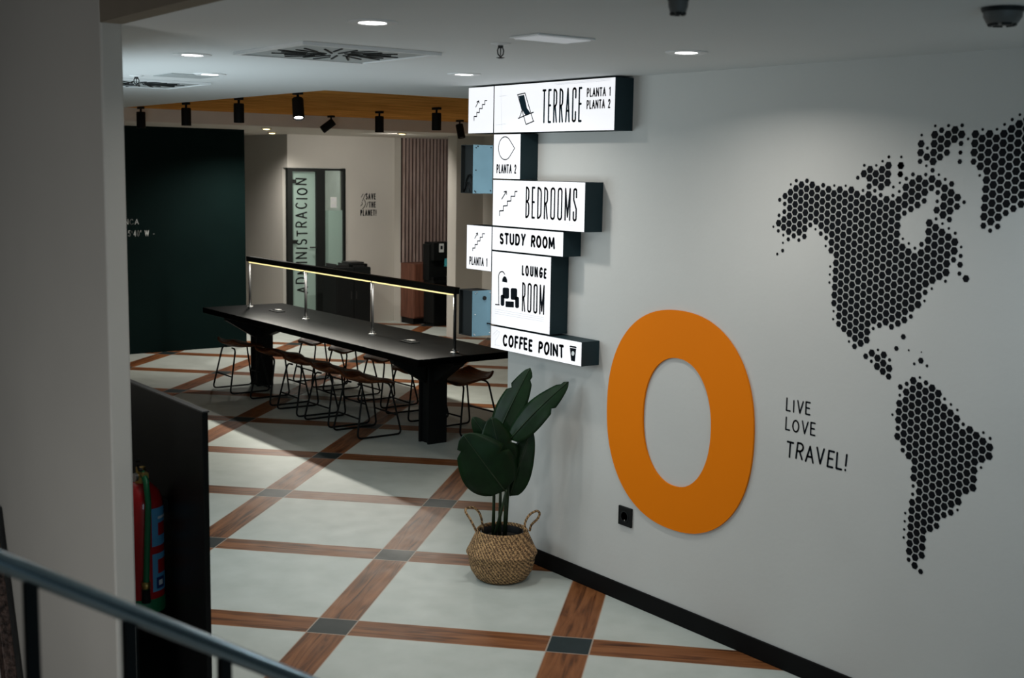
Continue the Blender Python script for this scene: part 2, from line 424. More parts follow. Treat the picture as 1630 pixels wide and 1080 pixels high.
# ------------------------------------------------------------------ stroke lettering
def ell(cx, cy, rx, ry, a0, a1, n=14):
    return [(cx + rx * math.cos(math.radians(a0 + (a1 - a0) * i / n)), cy + ry * math.sin(math.radians(a0 + (a1 - a0) * i / n))) for i in range(n + 1)]
WID = dict(I=0.30, M=1.25, W=1.45, E=0.78, F=0.75, L=0.75, T=0.9, O=1.05, C=0.95, G=1.0, S=0.85, P=0.85, B=0.9, R=0.92, D=1.0, A=1.05, V=1.0, Y=0.95, N=1.0, U=0.98, H=1.0)
WID.update({'1': 0.5, '2': 0.8, '4': 0.85, '5': 0.8, '0': 0.85, '!': 0.1, "'": 0.1, '-': 0.5, 'º': 0.4, ' ': 0.75})
def glyph(ch, w, h, cond=False):
    """centre lines of a capital in a w x h box"""
    if cond:
        def top(y0, y1, x0=0, x1=None):  # stadium half caps
            return None
    r = min(w / 2, h / 4) if cond else None
    def bowl(x0, x1, y0, y1):   # right-hand bowl from (x0,y1) round to (x0,y0)
        if cond:
            rr = min(x1 - x0, (y1 - y0) / 2)
            return [(x0, y1), (x1 - rr, y1)] + ell(x1 - rr, y1 - rr, rr, rr, 90, 0, 6) + ell(x1 - rr, y0 + rr, rr, rr, 0, -90, 6) + [(x0, y0)]
        m = x0 + (x1 - x0) * 0.45
        return [(x0, y1), (m, y1)] + ell(m, (y0 + y1) / 2, x1 - m, (y1 - y0) / 2, 90, -90, 12) + [(x0, y0)]
    if ch == 'A': return [[(0, 0), (w / 2, h), (w, 0)], [(w * 0.17, h * 0.33), (w * 0.83, h * 0.33)]]
    if ch == 'B': return [[(0, 0), (0, h)], bowl(0, w * 0.92, h * 0.53, h), bowl(0, w, 0, h * 0.53)]
    if ch == 'C':
        if cond: return [[(w, h * 0.72)] + ell(w / 2, h - w / 2, w / 2, w / 2, 0, 180, 10) + ell(w / 2, w / 2, w / 2, w / 2, 180, 360, 10) + [(w, h * 0.28)]]
        return [ell(w * 0.56, h / 2, w * 0.56, h / 2, 48, 312, 20)]
    if ch == 'D': return [[(0, 0), (0, h)], bowl(0, w, 0, h)]
    if ch == 'E': return [[(w, 0), (0, 0), (0, h), (w, h)], [(0, h * 0.52), (w * 0.85, h * 0.52)]]
    if ch == 'F': return [[(0, 0), (0, h), (w, h)], [(0, h * 0.5), (w * 0.85, h * 0.5)]]
    if ch == 'G': return [ell(w * 0.54, h / 2, w * 0.54, h / 2, 48, 320, 20) + [(w, h * 0.45), (w * 0.55, h * 0.45)]]
    if ch == 'H': return [[(0, 0), (0, h)], [(w, 0), (w, h)], [(0, h / 2), (w, h / 2)]]
    if ch == 'I': return [[(w / 2, 0), (w / 2, h)]]
    if ch == 'L': return [[(0, h), (0, 0), (w, 0)]]
    if ch == 'M': return [[(0, 0), (w * 0.08, h), (w / 2, h * 0.18), (w * 0.92, h), (w, 0)]] if not cond else [[(0, 0), (0, h), (w / 2, h * 0.1), (w, h), (w, 0)]]
    if ch == 'N': return [[(0, 0), (0, h), (w, 0), (w, h)]]
    if ch in 'O0':
        if cond: return [ell(w / 2, h - w / 2, w / 2, w / 2, 0, 180, 10) + ell(w / 2, w / 2, w / 2, w / 2, 180, 360, 10) + [(w, h - w / 2)]]
        return [ell(w / 2, h / 2, w / 2, h / 2, 0, 360, 26)]
    if ch == 'P': return [[(0, 0), (0, h)], bowl(0, w, h * 0.45, h)]
    if ch == 'R': return [[(0, 0), (0, h)], bowl(0, w * 0.95, h * 0.48, h), [(w * 0.45, h * 0.48), (w, 0)]]
    if ch == 'S':
        if cond:
            r = w / 2
            return [[(w, h * 0.74)] + ell(r, h - r, r, r, 0, 180, 10) + [(0, h * 0.66), (w, h * 0.36)] + ell(r, r, r, r, 0, -180, 10) + [(0, h * 0.26)]]
        return [ell(w / 2, h * 0.75, w * 0.46, h * 0.25, 35, 270, 12) + ell(w / 2, h * 0.25, w / 2, h * 0.25, 90, -145, 12)]
    if ch == 'T': return [[(0, h), (w, h)], [(w / 2, h), (w / 2, 0)]]
    if ch == 'U': return [[(0, h), (0, w / 2)] + ell(w / 2, w / 2, w / 2, w / 2, 180, 360, 12) + [(w, h)]]
    if ch == 'V': return [[(0, h), (w / 2, 0), (w, h)]]
    if ch == 'W': return [[(0, h), (w * 0.25, 0), (w / 2, h), (w * 0.75, 0), (w, h)]]
    if ch == 'Y': return [[(0, h), (w / 2, h * 0.45), (w, h)], [(w / 2, h * 0.45), (w * 0.4, 0)]]
    if ch == '1': return [[(0, h * 0.85), (w, h), (w, 0)]]
    if ch == '2': return [ell(w / 2, h * 0.73, w / 2, h * 0.27, 170, -25, 12) + [(0, 0), (w, 0)]]
    if ch == '4': return [[(w * 0.75, 0), (w * 0.75, h), (0, h * 0.28), (w, h * 0.28)]]
    if ch == '5': return [[(w * 0.9, h), (w * 0.15, h), (w * 0.05, h * 0.58)] + ell(w * 0.45, h * 0.32, w * 0.55, h * 0.32, 130, -150, 14)]
    if ch == '!': return [[(w / 2, h), (w / 2, h * 0.3)], [(w / 2, h * 0.03), (w / 2, 0)]]
    if ch == "'": return [[(w / 2, h), (w / 2, h * 0.72)]]
    if ch == '-': return [[(0, h * 0.35), (w, h * 0.35)]]
    if ch == 'º': return [ell(w / 2, h * 0.8, w / 2, h * 0.18, 0, 360, 14)]
    return []

def ribbon(mb, pts, t, place, taper=None):
    """flat stroke of width t with round joints, on the surface given by place(a, b, depth)"""
    for i in range(len(pts) - 1):
        (x0, y0), (x1, y1) = pts[i], pts[i + 1]
        dx, dy = x1 - x0, y1 - y0; l = math.hypot(dx, dy)
        if l < 1e-7: continue
        nx, ny = -dy / l * t / 2, dx / l * t / 2
        mb.add([place(x0 - nx, y0 - ny, 0), place(x1 - nx, y1 - ny, 0), place(x1 + nx, y1 + ny, 0), place(x0 + nx, y0 + ny, 0)], [(0, 1, 2, 3)])
    for (x, y) in pts:
        mb.add([place(x + t / 2 * math.cos(k * PI / 4), y + t / 2 * math.sin(k * PI / 4), 0) for k in range(8)], [tuple(range(8))])

def lettering(mb, s, x0, y0, W, H, t, place, cond=False, casual=0.0, gap=0.34, slope=0.0, words=None):
    """text s in a box W x H whose lower left is (x0, y0); slope tilts the base line"""
    rnd = random.Random(len(s) * 13 + ord(s[0]))
    gaps = gap
    total = sum(WID[c] for c in s) + gaps * (len(s) - 1)
    k = W / total
    x = x0
    for c in s:
        w = WID[c] * k
        if c != ' ':
            hh = (H - t) * (1 + (rnd.uniform(-0.05, 0.07) if casual else 0))
            ww = max(w - t, 0.001)
            yo = rnd.uniform(-0.04, 0.04) * H * (1 if casual else 0)
            sh = casual * rnd.uniform(-0.6, 1.0)
            for pl in glyph(c, ww, hh, cond):
                ribbon(mb, [(x + t / 2 + a + sh * b, y0 + t / 2 + yo + b + slope * (x - x0)) for a, b in pl], t, place)
        elif words is not None:
            mb = MB(); words.append(mb)
        x += w + gaps * k

# =================================================================== SETTING
ZC = 2.6665         # white ceiling
WY = -0.105         # face of the big right wall
WK = (WY - CAM.y) / (0 - CAM.y)
CK = (ZC - 2.2) / 0.4774
def wx(x): return CAM.x + (x - CAM.x) * WK      # survey figures were taken on a plane a little deeper: bring them to the wall
def wz(z): return CAM.z + (z - CAM.z) * WK
def cxy(x, y): return (CAM.x + (x - CAM.x) * CK, CAM.y + (y - CAM.y) * CK)
ZW = 2.765          # timber ceiling recess
ZS = 2.63           # soffit at the back
XE = wx(-0.335)         # far end of the big right wall

b = MB(); b.add([(-14, -2.86, 0), (9, -2.86, 0), (9, 9, 0), (-14, 9, 0)], [(0, 1, 2, 3)])
b.add([(3.4, -7, 0), (9, -7, 0), (9, -2.86, 0), (3.4, -2.86, 0)], [(0, 1, 2, 3)])
struct(b.build('floor', M['floor']))
b = MB(); b.add([(-14, -7, -1.6), (3.4, -7, -1.6), (3.4, -2.86, -1.6), (-14, -2.86, -1.6)], [(0, 1, 2, 3)])
struct(b.build('floor_lower', M['wall']))          # flight going down beside the stairs
b = MB(); b.box(1.3, 3.4, -2.86, -2.80, -1.6, -0.004); b.box(3.4, 3.46, -7, -2.86, -1.6, -0.004)
struct(b.build('wall_lower', M['partition']))
struct(MB().box(XE, 9, WY, WY + 0.3, 0, ZC + 0.2).build('wall_right', M['wall']))
struct(MB().box(XE, 9, WY - 0.012, WY, 0, 0.092).build('baseboard_right', M['skirting'], bevel=0.003))
PXE = 1.226
struct(MB().box(-8.7, PXE, -2.871, -2.795, -1.6, 4.2).build('wall_left', M['partition'], bevel=0.008))
b = MB()
b.box(-1.482, 9, -2.83, 9, ZC, ZC + 0.25)
b.box(-7.2, -1.482, -2.83, -0.585, ZC, ZC + 0.25)
struct(b.build('ceiling', M['ceiling']))
struct(MB().box(PXE + 0.001, 9, -2.871, -2.795, ZC - 0.001, 4.2).build('trim_stairwell', M['fascia']))
struct(MB().box(-7.2, -1.482, -0.585, 9, ZW, ZW + 0.1).build('ceiling_timber', M['wood_ceiling']))
struct(MB().box(-14, -7.2, -2.8, 9, ZS, 3.1).build('ceiling_soffit', M['soffit']))
struct(MB().box(-8.95, -8.71, -2.8, 2.19, 0, ZS).build('wall_green', M['green']))
# back wall block with the office door, the office behind it
XB = -10.0
YA, YD, YR = 3.40, 4.285, 5.085
b = MB()
b.box(XB - 0.15, XB, YD, YR, 0, ZS)
b.box(XB - 0.15, XB, YA, YD, 2.185, ZS)
b.box(-13, XB - 0.15, YA, YA + 0.12, 0, ZS)
struct(b.build('wall_back', M['back_wall']))
b = MB()
b.box(-13.1, -13.0, YA - 2, 6.5, 0, ZS)
b.box(-13.0, XB - 0.15, YR + 0.3, YR + 0.4, 0, ZS)
struct(b.build('wall_office', M['room']))
struct(MB().box(XB - 0.12, -9.82, YR, 6.6, 0, ZS).build('wall_back_right', M['back_wall']))
# wall that closes the lobby behind the table
b = MB()
p = onX(768, 400, -8.0)
YC = p.y
b.box(-8.2, -8.0, onX(725.5, 400, -8.0).y, YC + 0.1, 0, ZS)
b.box(-8.0, 9, YC, YC + 0.2, 0, 3.0)
struct(b.build('wall_column', M['back_wall']))
struct(MB().box(-13, 9, 8.8, 9, 0, 3.0).build('wall_far_right', M['back_wall']))

# stairs the photographer stands on (below the frame)
b = MB()
for i in range(9):
    y1 = -2.95 - 0.27 * i
    b.box(3.55, 6.4, y1 - 0.27 - (3 if i == 8 else 0), y1, 0, 0.165 * (i + 1))
st = struct(b.build('floor_stairs', M['wall']))

# =================================================================== HANDRAIL (foreground)
hr = thing('stair_handrail', 'blurred dark metal handrail with thin balusters running down the stairs in the foreground', 'handrail', (3.6, -3.8, 0))
pa, pb = onX(-60, 870, 3.6), onX(560, 1117, 3.6)
dr = (pb - pa).normalized()
MB().tube([pa - dr * 0.5, pa, pb, pb + dr * 0.25], 0.0155, 16).build('rail', M['rail'], hr, smooth=True)
for u in (-110, 47, 205, 357, 500):
    vtop = 870 + (u + 60) * (1117 - 870) / 620.0
    q = onX(u, vtop, 3.6)
    zt = 0.165 * max(1, min(9, math.ceil((-2.95 - q.y) / 0.27)))
    MB().box(q.x - 0.009, q.x + 0.009, q.y - 0.0095, q.y + 0.0095, zt, q.z).build('baluster', M['black'], hr)

# leaning distressed post at the far left edge
p0, p1 = onY(-14, 850, -2.93), onY(16, 1090, -2.93)
d = (p1 - p0).normalized()
foot = p1 + d * ((-1.57 - p1.z) / d.z)
b = MB(); b.bar(p0 - d * 0.1, foot, 0.085, 0.05, up=(0, 1, 0))
tag(b.build('leaning_post', M['distress'], origin=foot, bevel=0.006), 'dark distressed wooden post leaning at the lower left edge of the photo', 'post')

# =================================================================== BLACK PANEL AND EXTINGUISHER
YP = -2.58
pr = onY(322, 655, YP)
pn = thing('black_parapet', 'tall black lacquered parapet panel standing behind the red fire extinguisher', 'panel', (pr.x, YP, 0))
MB().box(pr.x - 2.2, pr.x, YP, YP + 0.022, 0, pr.z - 0.006).build('panel_body', M['black_gloss'], pn, bevel=0.003)
MB().box(pr.x - 2.2, pr.x + 0.006, YP - 0.003, YP + 0.025, pr.z - 0.006, pr.z).build('top_cap', M['dark_steel'], pn, bevel=0.002)

ec = onY(227, 880, -2.672)
ex = thing('fire_extinguisher', 'red fire extinguisher with green hose hung on the black panel beside the left wall', 'fire extinguisher', (ec.x, -2.672, 0))
zb = onY(231, 968, -2.672).z; zt = onY(231, 772, -2.672).z
R = 0.079
h = zt - zb
prof = [(0.0, 0.0), (R * 0.93, 0.0), (R, 0.02), (R, h * 0.80), (R * 0.96, h * 0.87), (R * 0.80, h * 0.94), (R * 0.45, h * 0.99), (0.026, h), (0.0, h)]
auto_smooth(MB().lathe(prof, (ec.x, -2.672, zb), 32).build('cylinder', M['red'], ex), 50)
auto_smooth(MB().lathe([(R * 1.02, 0.0), (R * 1.03, 0.05), (R * 1.005, 0.055)], (ec.x, -2.672, zb - 0.004), 32).build('base_ring', M['hose'], ex), 50)
b = MB(); b.lathe([(0.022, 0), (0.024, 0.03), (0.018, 0.035), (0.018, 0.06), (0.0, 0.062)], (ec.x, -2.672, zt), 16)
b.box(ec.x - 0.012, ec.x + 0.05, -2.684, -2.660, zt + 0.025, zt + 0.045)
va = auto_smooth(b.build('valve', M['brass'], ex), 40)
b = MB(); b.bar((ec.x - 0.03, -2.672, zt + 0.075), (ec.x + 0.03, -2.692, zt + 0.095), 0.018, 0.006); b.bar((ec.x - 0.02, -2.672, zt + 0.06), (ec.x + 0.04, -2.687, zt + 0.055), 0.016, 0.006)
b.build('lever', M['black'], va)
MB().lathe([(0.0, 0), (0.016, 0), (0.016, 0.012), (0.0, 0.012)], (ec.x + 0.03, -2.70, zt + 0.03), 16, axis=(0.3, -1, 0)).build('gauge', M['steel'], va)
hp = [(ec.x, -2.672, zt + 0.045)]
for i in range(15):
    q_ = i / 14
    az = math.radians(-2 - 12 * q_)
    rr = (R + 0.013) * min(1.0, 0.45 + i * 0.2)
    hp.append((ec.x + rr * math.cos(az), -2.672 + rr * math.sin(az), zt + (0.03 if i == 0 else 0.018 if i == 1 else 0.0) - (h * 0.80) * (max(0, i - 1) / 13)))
ho = MB().tube(hp, 0.0115, 12).build('hose', M['hose'], ex, smooth=True)
MB().tube([hp[-1], (hp[-1][0], hp[-1][1], hp[-1][2] - 0.05)], [0.015, 0.017], 12).build('nozzle', M['black'], ho, smooth=True)
MB().tube([(hp[-1][0], hp[-1][1] , hp[-1][2] + 0.03), (hp[-1][0], hp[-1][1], hp[-1][2] + 0.005)], 0.0165, 12).build('ferrule', M['brass'], ho, smooth=True)
def wrap(a0, a1, z0, z1, rr, n=10):
    m_ = MB(); vs = []
    for i in range(n + 1):
        a = a0 + (a1 - a0) * i / n
        for z in (z0, z1): vs.append((ec.x + rr * math.cos(a), -2.672 + rr * math.sin(a), z))
    return m_.add(vs, [(2 * i, 2 * i + 2, 2 * i + 3, 2 * i + 1) for i in range(n)])
A0, A1 = math.radians(6), math.radians(88)
l1 = wrap(A0, A1, zb + h * 0.52, zb + h * 0.82, R + 0.0008).build('upper_label', M['label_blue'], ex, smooth=True, fix=False)
wrap(A0 + 0.35, A1, zb + h * 0.60, zb + h * 0.70, R + 0.0014).build('label_print', M['red'], l1, smooth=True, fix=False)
wrap(A0 + 0.35, A1, zb + h * 0.73, zb + h * 0.75, R + 0.0014).build('label_print', M['label_white'], l1, smooth=True, fix=False)
l2 = wrap(A0, A1, zb + h * 0.16, zb + h * 0.46, R + 0.0008).build('lower_label', M['label_blue'], ex, smooth=True, fix=False)
wrap(A0 + 0.3, A1, zb + h * 0.30, zb + h * 0.41, R + 0.0014).build('label_print', M['red'], l2, smooth=True, fix=False)
wrap(A0 + 0.2, A0 + 0.75, zb + h * 0.18, zb + h * 0.27, R + 0.0014).build('label_print', M['label_navy'], l2, smooth=True, fix=False)
wrap(A0 + 0.33, A0 + 0.6, zb + h * 0.205, zb + h * 0.245, R + 0.002).build('label_print', M['label_white'], l2, smooth=True, fix=False)
MB().box(ec.x - 0.03, ec.x + 0.03, -2.672 + R - 0.004, YP - 0.0005, zb + h * 0.75, zb + h * 0.85).build('wall_bracket', M['black'], ex)

# =================================================================== LIT SIGN
DS = 0.122 * WK     # depth of the boxes
YS = WY - DS        # plane of the lit faces
XS = -0.342
def sp(u, v): 
    q = onY(u, v, YS - 0.0015); return (q.x, q.z)
def crop_pts(pts, s, ox, oz): return [sp(ox + x / s, oz + y / s) for x, y in pts]
def place_sign(a, b, d): return (a, YS - 0.0015 - d, b)
def sign_box(name, label, x0, x1, z0, z1, gap=0.0025):
    x0, x1, z0, z1 = wx(x0), wx(x1), wz(z0), wz(z1)
    t = thing(name, label, 'sign', ((x0 + x1) / 2, WY, z0), group='lit direction boxes on the wall')
    e = gap
    b = MB()
    w = 0.004
    xa, xb, za, zb_ = x0 + e, x1 - e, z0 + e, z1 - e
    b.box(xa, xa + w, YS, WY - 0.0005, za, zb_)
    b.box(xb - w, xb, YS, WY - 0.0005, za, zb_)
    b.box(xa + w, xb - w, YS, WY - 0.0005, za, za + w)
    b.box(xa + w, xb - w, YS, WY - 0.0005, zb_ - w, zb_)
    b.box(xa + w, xb - w, WY - 0.006, WY - 0.0005, za + w, zb_ - w)
    b.build('shell', M['sign_shell'], t)
    MB().box(xa + 0.0015, xb - 0.0015, YS - 0.001, YS + 0.004, za + 0.0015, zb_ - 0.0015).build('lit_face', M['sign_face'], t)
    return t
def text_on_sign(t, s, bl, br, tl, sc, ox, oz, weight, cond=False, casual=0.0, gap=0.34, mat_='ink', name='lettering'):
    (x0, z0), (x1, z1), (x2, z2) = crop_pts([bl, br, tl], sc, ox, oz)
    ws = [MB()]
    lettering(ws[0], s, x0, z0, x1 - x0, z2 - z0, weight, place_sign, cond, casual, gap, words=ws)
    for w in ws: w.build(name, M[mat_], t, fix=False)
def strokes_on_sign(t, name, lines, sc, ox, oz, weight, mat_='ink'):
    b = MB()
    for l in lines: ribbon(b, crop_pts(l, sc, ox, oz), weight, place_sign)
    return b.build(name, M[mat_], t, fix=False)
def fine_lines(t, lines, sc, ox, oz, weight, mat_):
    for l in lines: strokes_on_sign(t, 'fine_line', [l], sc, ox, oz, weight, mat_)
def fills_on_sign(t, name, polys, sc, ox, oz, mat_='ink', lift=0.0):
    b = MB()
    for l in polys:
        q = crop_pts(l, sc, ox, oz)
        b.add([(x, YS - 0.0018 - lift, z) for x, z in q], [tuple(range(len(q)))])
    return b.build(name, M[mat_], t, fix=False)
S5, O5 = 5.142, (720, 100)
S6, O6 = 5.142, (720, 280)
S7, O7 = 5.142, (720, 400)

t = sign_box('stairs_sign_box', 'white lit sign box with a small stairs-and-arrow symbol at the left of TERRACE', -0.598, XS - 0.002, 2.404, 2.671)
strokes_on_sign(t, 'stairs_symbol', [[(178, 472), (178, 440), (200, 440), (200, 407), (222, 407), (222, 375), (245, 375), (245, 342), (266, 342), (266, 310), (283, 310)], [(192, 362), (216, 314)], [(200, 322), (217, 312), (220, 330)]], S5, *O5, 0.0058)
t = sign_box('terrace_sign_box', 'long white lit sign box reading TERRACE PLANTA 1 PLANTA 2 with a deck chair', XS, 0.693, 2.404, 2.671)
text_on_sign(t, 'TERRACE', (733, 497), (1058, 488), (733, 218), S5, *O5, 0.0118, True, gap=0.42, mat_='ink_blue', name='title_lettering')
text_on_sign(t, 'PLANTA 1', (1100, 283), (1295, 272), (1100, 207), S5, *O5, 0.0076, False, gap=0.12, name='floor_lettering')
text_on_sign(t, 'PLANTA 2', (1098, 381), (1293, 372), (1098, 305), S5, *O5, 0.0076, False, gap=0.12, name='floor_lettering')
strokes_on_sign(t, 'deck_chair_symbol', [[(533, 262), (595, 248), (663, 480)], [(535, 262), (603, 505)], [(603, 505), (668, 478)], [(540, 455), (664, 405)], [(570, 392), (548, 455)], [(586, 436), (640, 414)]], S5, *O5, 0.0058)
fills_on_sign(t, 'deck_chair_cloth', [[(543, 272), (588, 263), (612, 372), (640, 412), (598, 428), (568, 380)]], S5, *O5, 'ink_blue')
fine_lines(t, [[(840, 172), (1295, 130)], [(850, 180), (1295, 142)], [(400, 180), (405, 560)], [(385, 275), (445, 268)], [(355, 510), (440, 500)]], S5, *O5, 0.0014, 'ink_grey')
t = sign_box('planta_sign_box', 'white lit sign box reading PLANTA 2 under a drop outline, below TERRACE', XS, -0.084, 2.148, 2.402)
drop = [(510, 700)] + ell(432, 700, 54, 94, 48, 312, 24) + [(510, 700)]
strokes_on_sign(t, 'drop_symbol', [drop], S5, *O5, 0.0052)
text_on_sign(t, 'PLANTA 2', (361, 906), (523, 902), (361, 830), S5, *O5, 0.0082, False, gap=0.12)
t = sign_box('bedrooms_sign_box', 'white lit sign box reading BEDROOMS with a stairs symbol', XS, 0.479, 1.883, 2.147)
text_on_sign(t, 'BEDROOMS', (597, 348), (1018, 366), (597, 86), S6, *O6, 0.0118, True, gap=0.46, name='title_lettering')
strokes_on_sign(t, 'stairs_symbol', [[(387, 326), (387, 288), (418, 286), (418, 247), (450, 245), (450, 208), (480, 206), (480, 168), (512, 168), (512, 130), (530, 128)], [(405, 190), (442, 130)], [(424, 132), (443, 127), (444, 152)]], S6, *O6, 0.0066)
fine_lines(t, [[(597, 368), (1018, 398)], [(597, 382), (1018, 412)]], S6, *O6, 0.0016, 'ink_grey')
t = sign_box('study_sign_box', 'narrow white lit sign box reading STUDY ROOM', XS, 0.308, 1.744, 1.881)
text_on_sign(t, 'STUDY ROOM', (388, 560), (840, 600), (388, 462), S6, *O6, 0.0145, False, 0.10, gap=0.16)
t = sign_box('lounge_sign_box', 'tall white lit sign box reading LOUNGE ROOM with an armchair and lamp', XS, 0.208, 1.315, 1.742)
text_on_sign(t, 'LOUNGE', (568, 202), (770, 224), (568, 114), S7, *O7, 0.0125, False, 0.08, gap=0.30)
text_on_sign(t, 'ROOM', (568, 495), (752, 520), (568, 252), S7, *O7, 0.0116, True, gap=0.46, name='title_lettering')
strokes_on_sign(t, 'floor_lamp_symbol', [[(380, 436), (379, 200), (384, 182), (395, 170), (408, 167), (420, 174), (428, 190)], [(352, 437), (385, 440)]], S7, *O7, 0.0062)
def rr_poly(x0, y0, x1, y1, r, sk=0.0):
    P = ell(x0 + r, y0 + r, r, r, 180, 270, 4) + ell(x1 - r, y0 + r, r, r, 270, 360, 4) + ell(x1 - r, y1 - r, r, r, 0, 90, 4) + ell(x0 + r, y1 - r, r, r, 90, 180, 4)
    return [(x, y + sk * (x - x0)) for x, y in P]
fills_on_sign(t, 'lamp_shade_symbol', [[(408, 250), (410, 226), (420, 209), (430, 205), (441, 214), (449, 235), (450, 258)]], S7, *O7)
fills_on_sign(t, 'armchair_symbol', [rr_poly(412, 297, 465, 388, 14, 0.06), rr_poly(478, 302, 531, 398, 14, 0.06), rr_poly(396, 356, 426, 448, 14, 0.06), rr_poly(514, 372, 546, 466, 14, 0.06), rr_poly(436, 410, 504, 458, 5, 0.06)], S7, *O7)
fine_lines(t, [[(350, 475), (750, 545)], [(350, 493), (750, 560)], [(350, 510), (750, 577)]], S7, *O7, 0.0016, 'ink_grey')
t = sign_box('coffee_sign_box', 'lowest white lit sign box reading COFFEE POINT with a paper cup', XS, 0.481, 1.177, 1.312)
text_on_sign(t, 'COFFEE POINT', (412, 778), (914, 872), (412, 676), S7, *O7, 0.0150, False, 0.10, gap=0.16)
fills_on_sign(t, 'cup_symbol', [[(962, 790), (1014, 800), (1004, 905), (972, 897)], [(960, 776), (968, 773), (1010, 781), (1017, 789), (1016, 796), (960, 786)]], S7, *O7)
fills_on_sign(t, 'cup_disc', [ell(988, 838, 12, 19, 0, 360, 18)[:-1]], S7, *O7, 'label_white', 0.0004)
fine_lines(t, [[(335, 680), (365, 650), (390, 665), (375, 700), (350, 735), (352, 770)], [(350, 690), (380, 660)], [(345, 768), (390, 775)]], S7, *O7, 0.0016, 'ink_grey')
t = sign_box('planta_stairs_sign_box', 'white lit sign box reading PLANTA 1 under a stairs symbol, left of STUDY ROOM', -0.600, XS - 0.002, 1.617, 1.881)
strokes_on_sign(t, 'stairs_symbol', [[(167, 614), (167, 592), (186, 592), (186, 563), (206, 563), (206, 534), (227, 534), (227, 504), (246, 504), (246, 475), (265, 475)], [(184, 512), (206, 472)], [(195, 474), (207, 468), (209, 488)]], S6, *O6, 0.0056)
text_on_sign(t, 'PLANTA 1', (139, 728), (286, 742), (139, 658), S6, *O6, 0.0082, False, gap=0.12)

# the two unlit boxes that look the other way: seen from their back plate
def back_box(label, x0, y0, z0, z1, cable):
    XS = wx(-0.342); x0 = wx(x0); z0 = wz(z0); z1 = wz(z1); y0 = CAM.y + (y0 - CAM.y) * WK
    t = thing('reverse_sign_box', label, 'sign', ((x0 + XS) / 2, YS, z0), group='unlit sign boxes seen from behind')
    w = 0.004
    b = MB()
    b.box(x0, XS - 0.004, y0, YS - 0.002, z0, z0 + w); b.box(x0, XS - 0.004, y0, YS - 0.002, z1 - w, z1)
    b.box(x0, x0 + w, y0, YS - 0.002, z0 + w, z1 - w); b.box(x0 + w, XS - 0.004, YS - 0.002 - w, YS - 0.002, z0 + w, z1 - w)
    b.box(x0 + w, XS - 0.006, y0 + 0.02, y0 + 0.024, z0 + w, z1 - w)
    b.build('shell', M['slot'], t)
    MB().box(XS - 0.004, XS - 0.001, y0, YS - 0.002, z0, z1).build('back_plate', M['sign_back'], t)
    n = 0
    for yy, zz in ((0.018, 0.03), (0.012, 0.05), (0.018, 0.94), (0.030, 0.97), (0.018, 0.48), (0.118, 0.06), (0.118, 0.95)):
        z = z0 + (z1 - z0) * zz
        MB().lathe([(0.0, 0.002), (0.003, 0.002), (0.0042, 0)], (XS - 0.001, y0 + yy, z), 8, axis=(1, 0, 0)).build('screw', M['steel'] if cable else M['slot'], t)
    if not cable:
        b = MB(); b.tube([(x0 + 0.012 + 0.09 * k / 12, y0 + 0.012, z0 + (z1 - z0) * (0.06 + 0.32 * math.sin(PI * 0.9 * k / 12))) for k in range(13)], 0.004, 8)
        b.tube([(x0 + 0.02 + 0.055 * k / 10, y0 + 0.010, z0 + (z1 - z0) * (0.04 + 0.18 * math.sin(PI * k / 10))) for k in range(11)], 0.003, 8)
        b.build('cable', M['black_gloss'], t, smooth=True)
    else:
        MB().lathe([(0.0, 0.006), (0.011, 0.006), (0.012, 0)], (XS - 0.001, y0 + 0.08, z0 + (z1 - z0) * 0.83), 14, axis=(1, 0, 0)).build('cable_gland', M['slot'], t)
        MB().tube([(XS - 0.001, y0 + 0.10, z0 + (z1 - z0) * 0.27), (XS + 0.012, y0 + 0.11, z0 + (z1 - z0) * 0.265), (XS + 0.004, y0 + 0.125, z0 + (z1 - z0) * 0.25)], 0.0035, 8).build('cable', M['black'], t, smooth=True)
    return t
back_box('unlit sign box with a blue-grey back plate beside PLANTA 2, upper of two', -0.466, -0.259, 2.066, 2.338, False)
back_box('unlit sign box with a blue-grey back plate beside LOUNGE ROOM, lower of two', -0.480, -0.252, 1.252, 1.514, True)

# =================================================================== GRAPHICS ON THE RIGHT WALL
def sup(cx, cz, rx, rz, n, k):
    out = []
    for i in range(k):
        a = 2 * PI * i / k
        c_, s_ = math.cos(a), math.sin(a)
        out.append((cx + rx * math.copysign(abs(c_) ** (2 / n), c_), cz + rz * math.copysign(abs(s_) ** (2 / n), s_)))
    return out
K = 120
oo = sup(wx(1.081), wz(0.978), 0.516 * WK, 0.553 * WK, 2.25, K); oi = sup(wx(1.084), wz(0.972), 0.241 * WK, 0.323 * WK, 2.15, K)
b = MB(); th = 0.011
vs = [(x, WY - 0.001, z) for x, z in oo] + [(x, WY - th, z) for x, z in oo] + [(x, WY - 0.001, z) for x, z in oi] + [(x, WY - th, z) for x, z in oi]
fs = []
for i in range(K):
    j = (i + 1) % K
    fs += [(i, j, K + j, K + i), (2 * K + i, 3 * K + i, 3 * K + j, 2 * K + j), (K + i, K + j, 3 * K + j, 3 * K + i), (i, 2 * K + i, 2 * K + j, j)]
b.add(vs, fs)
o = tag(b.build('letter_plaque', M['orange'], origin=(wx(1.081), WY, wz(0.425))), 'large raised orange letter O mounted on the white wall', 'wall letter')
auto_smooth(o, 40)

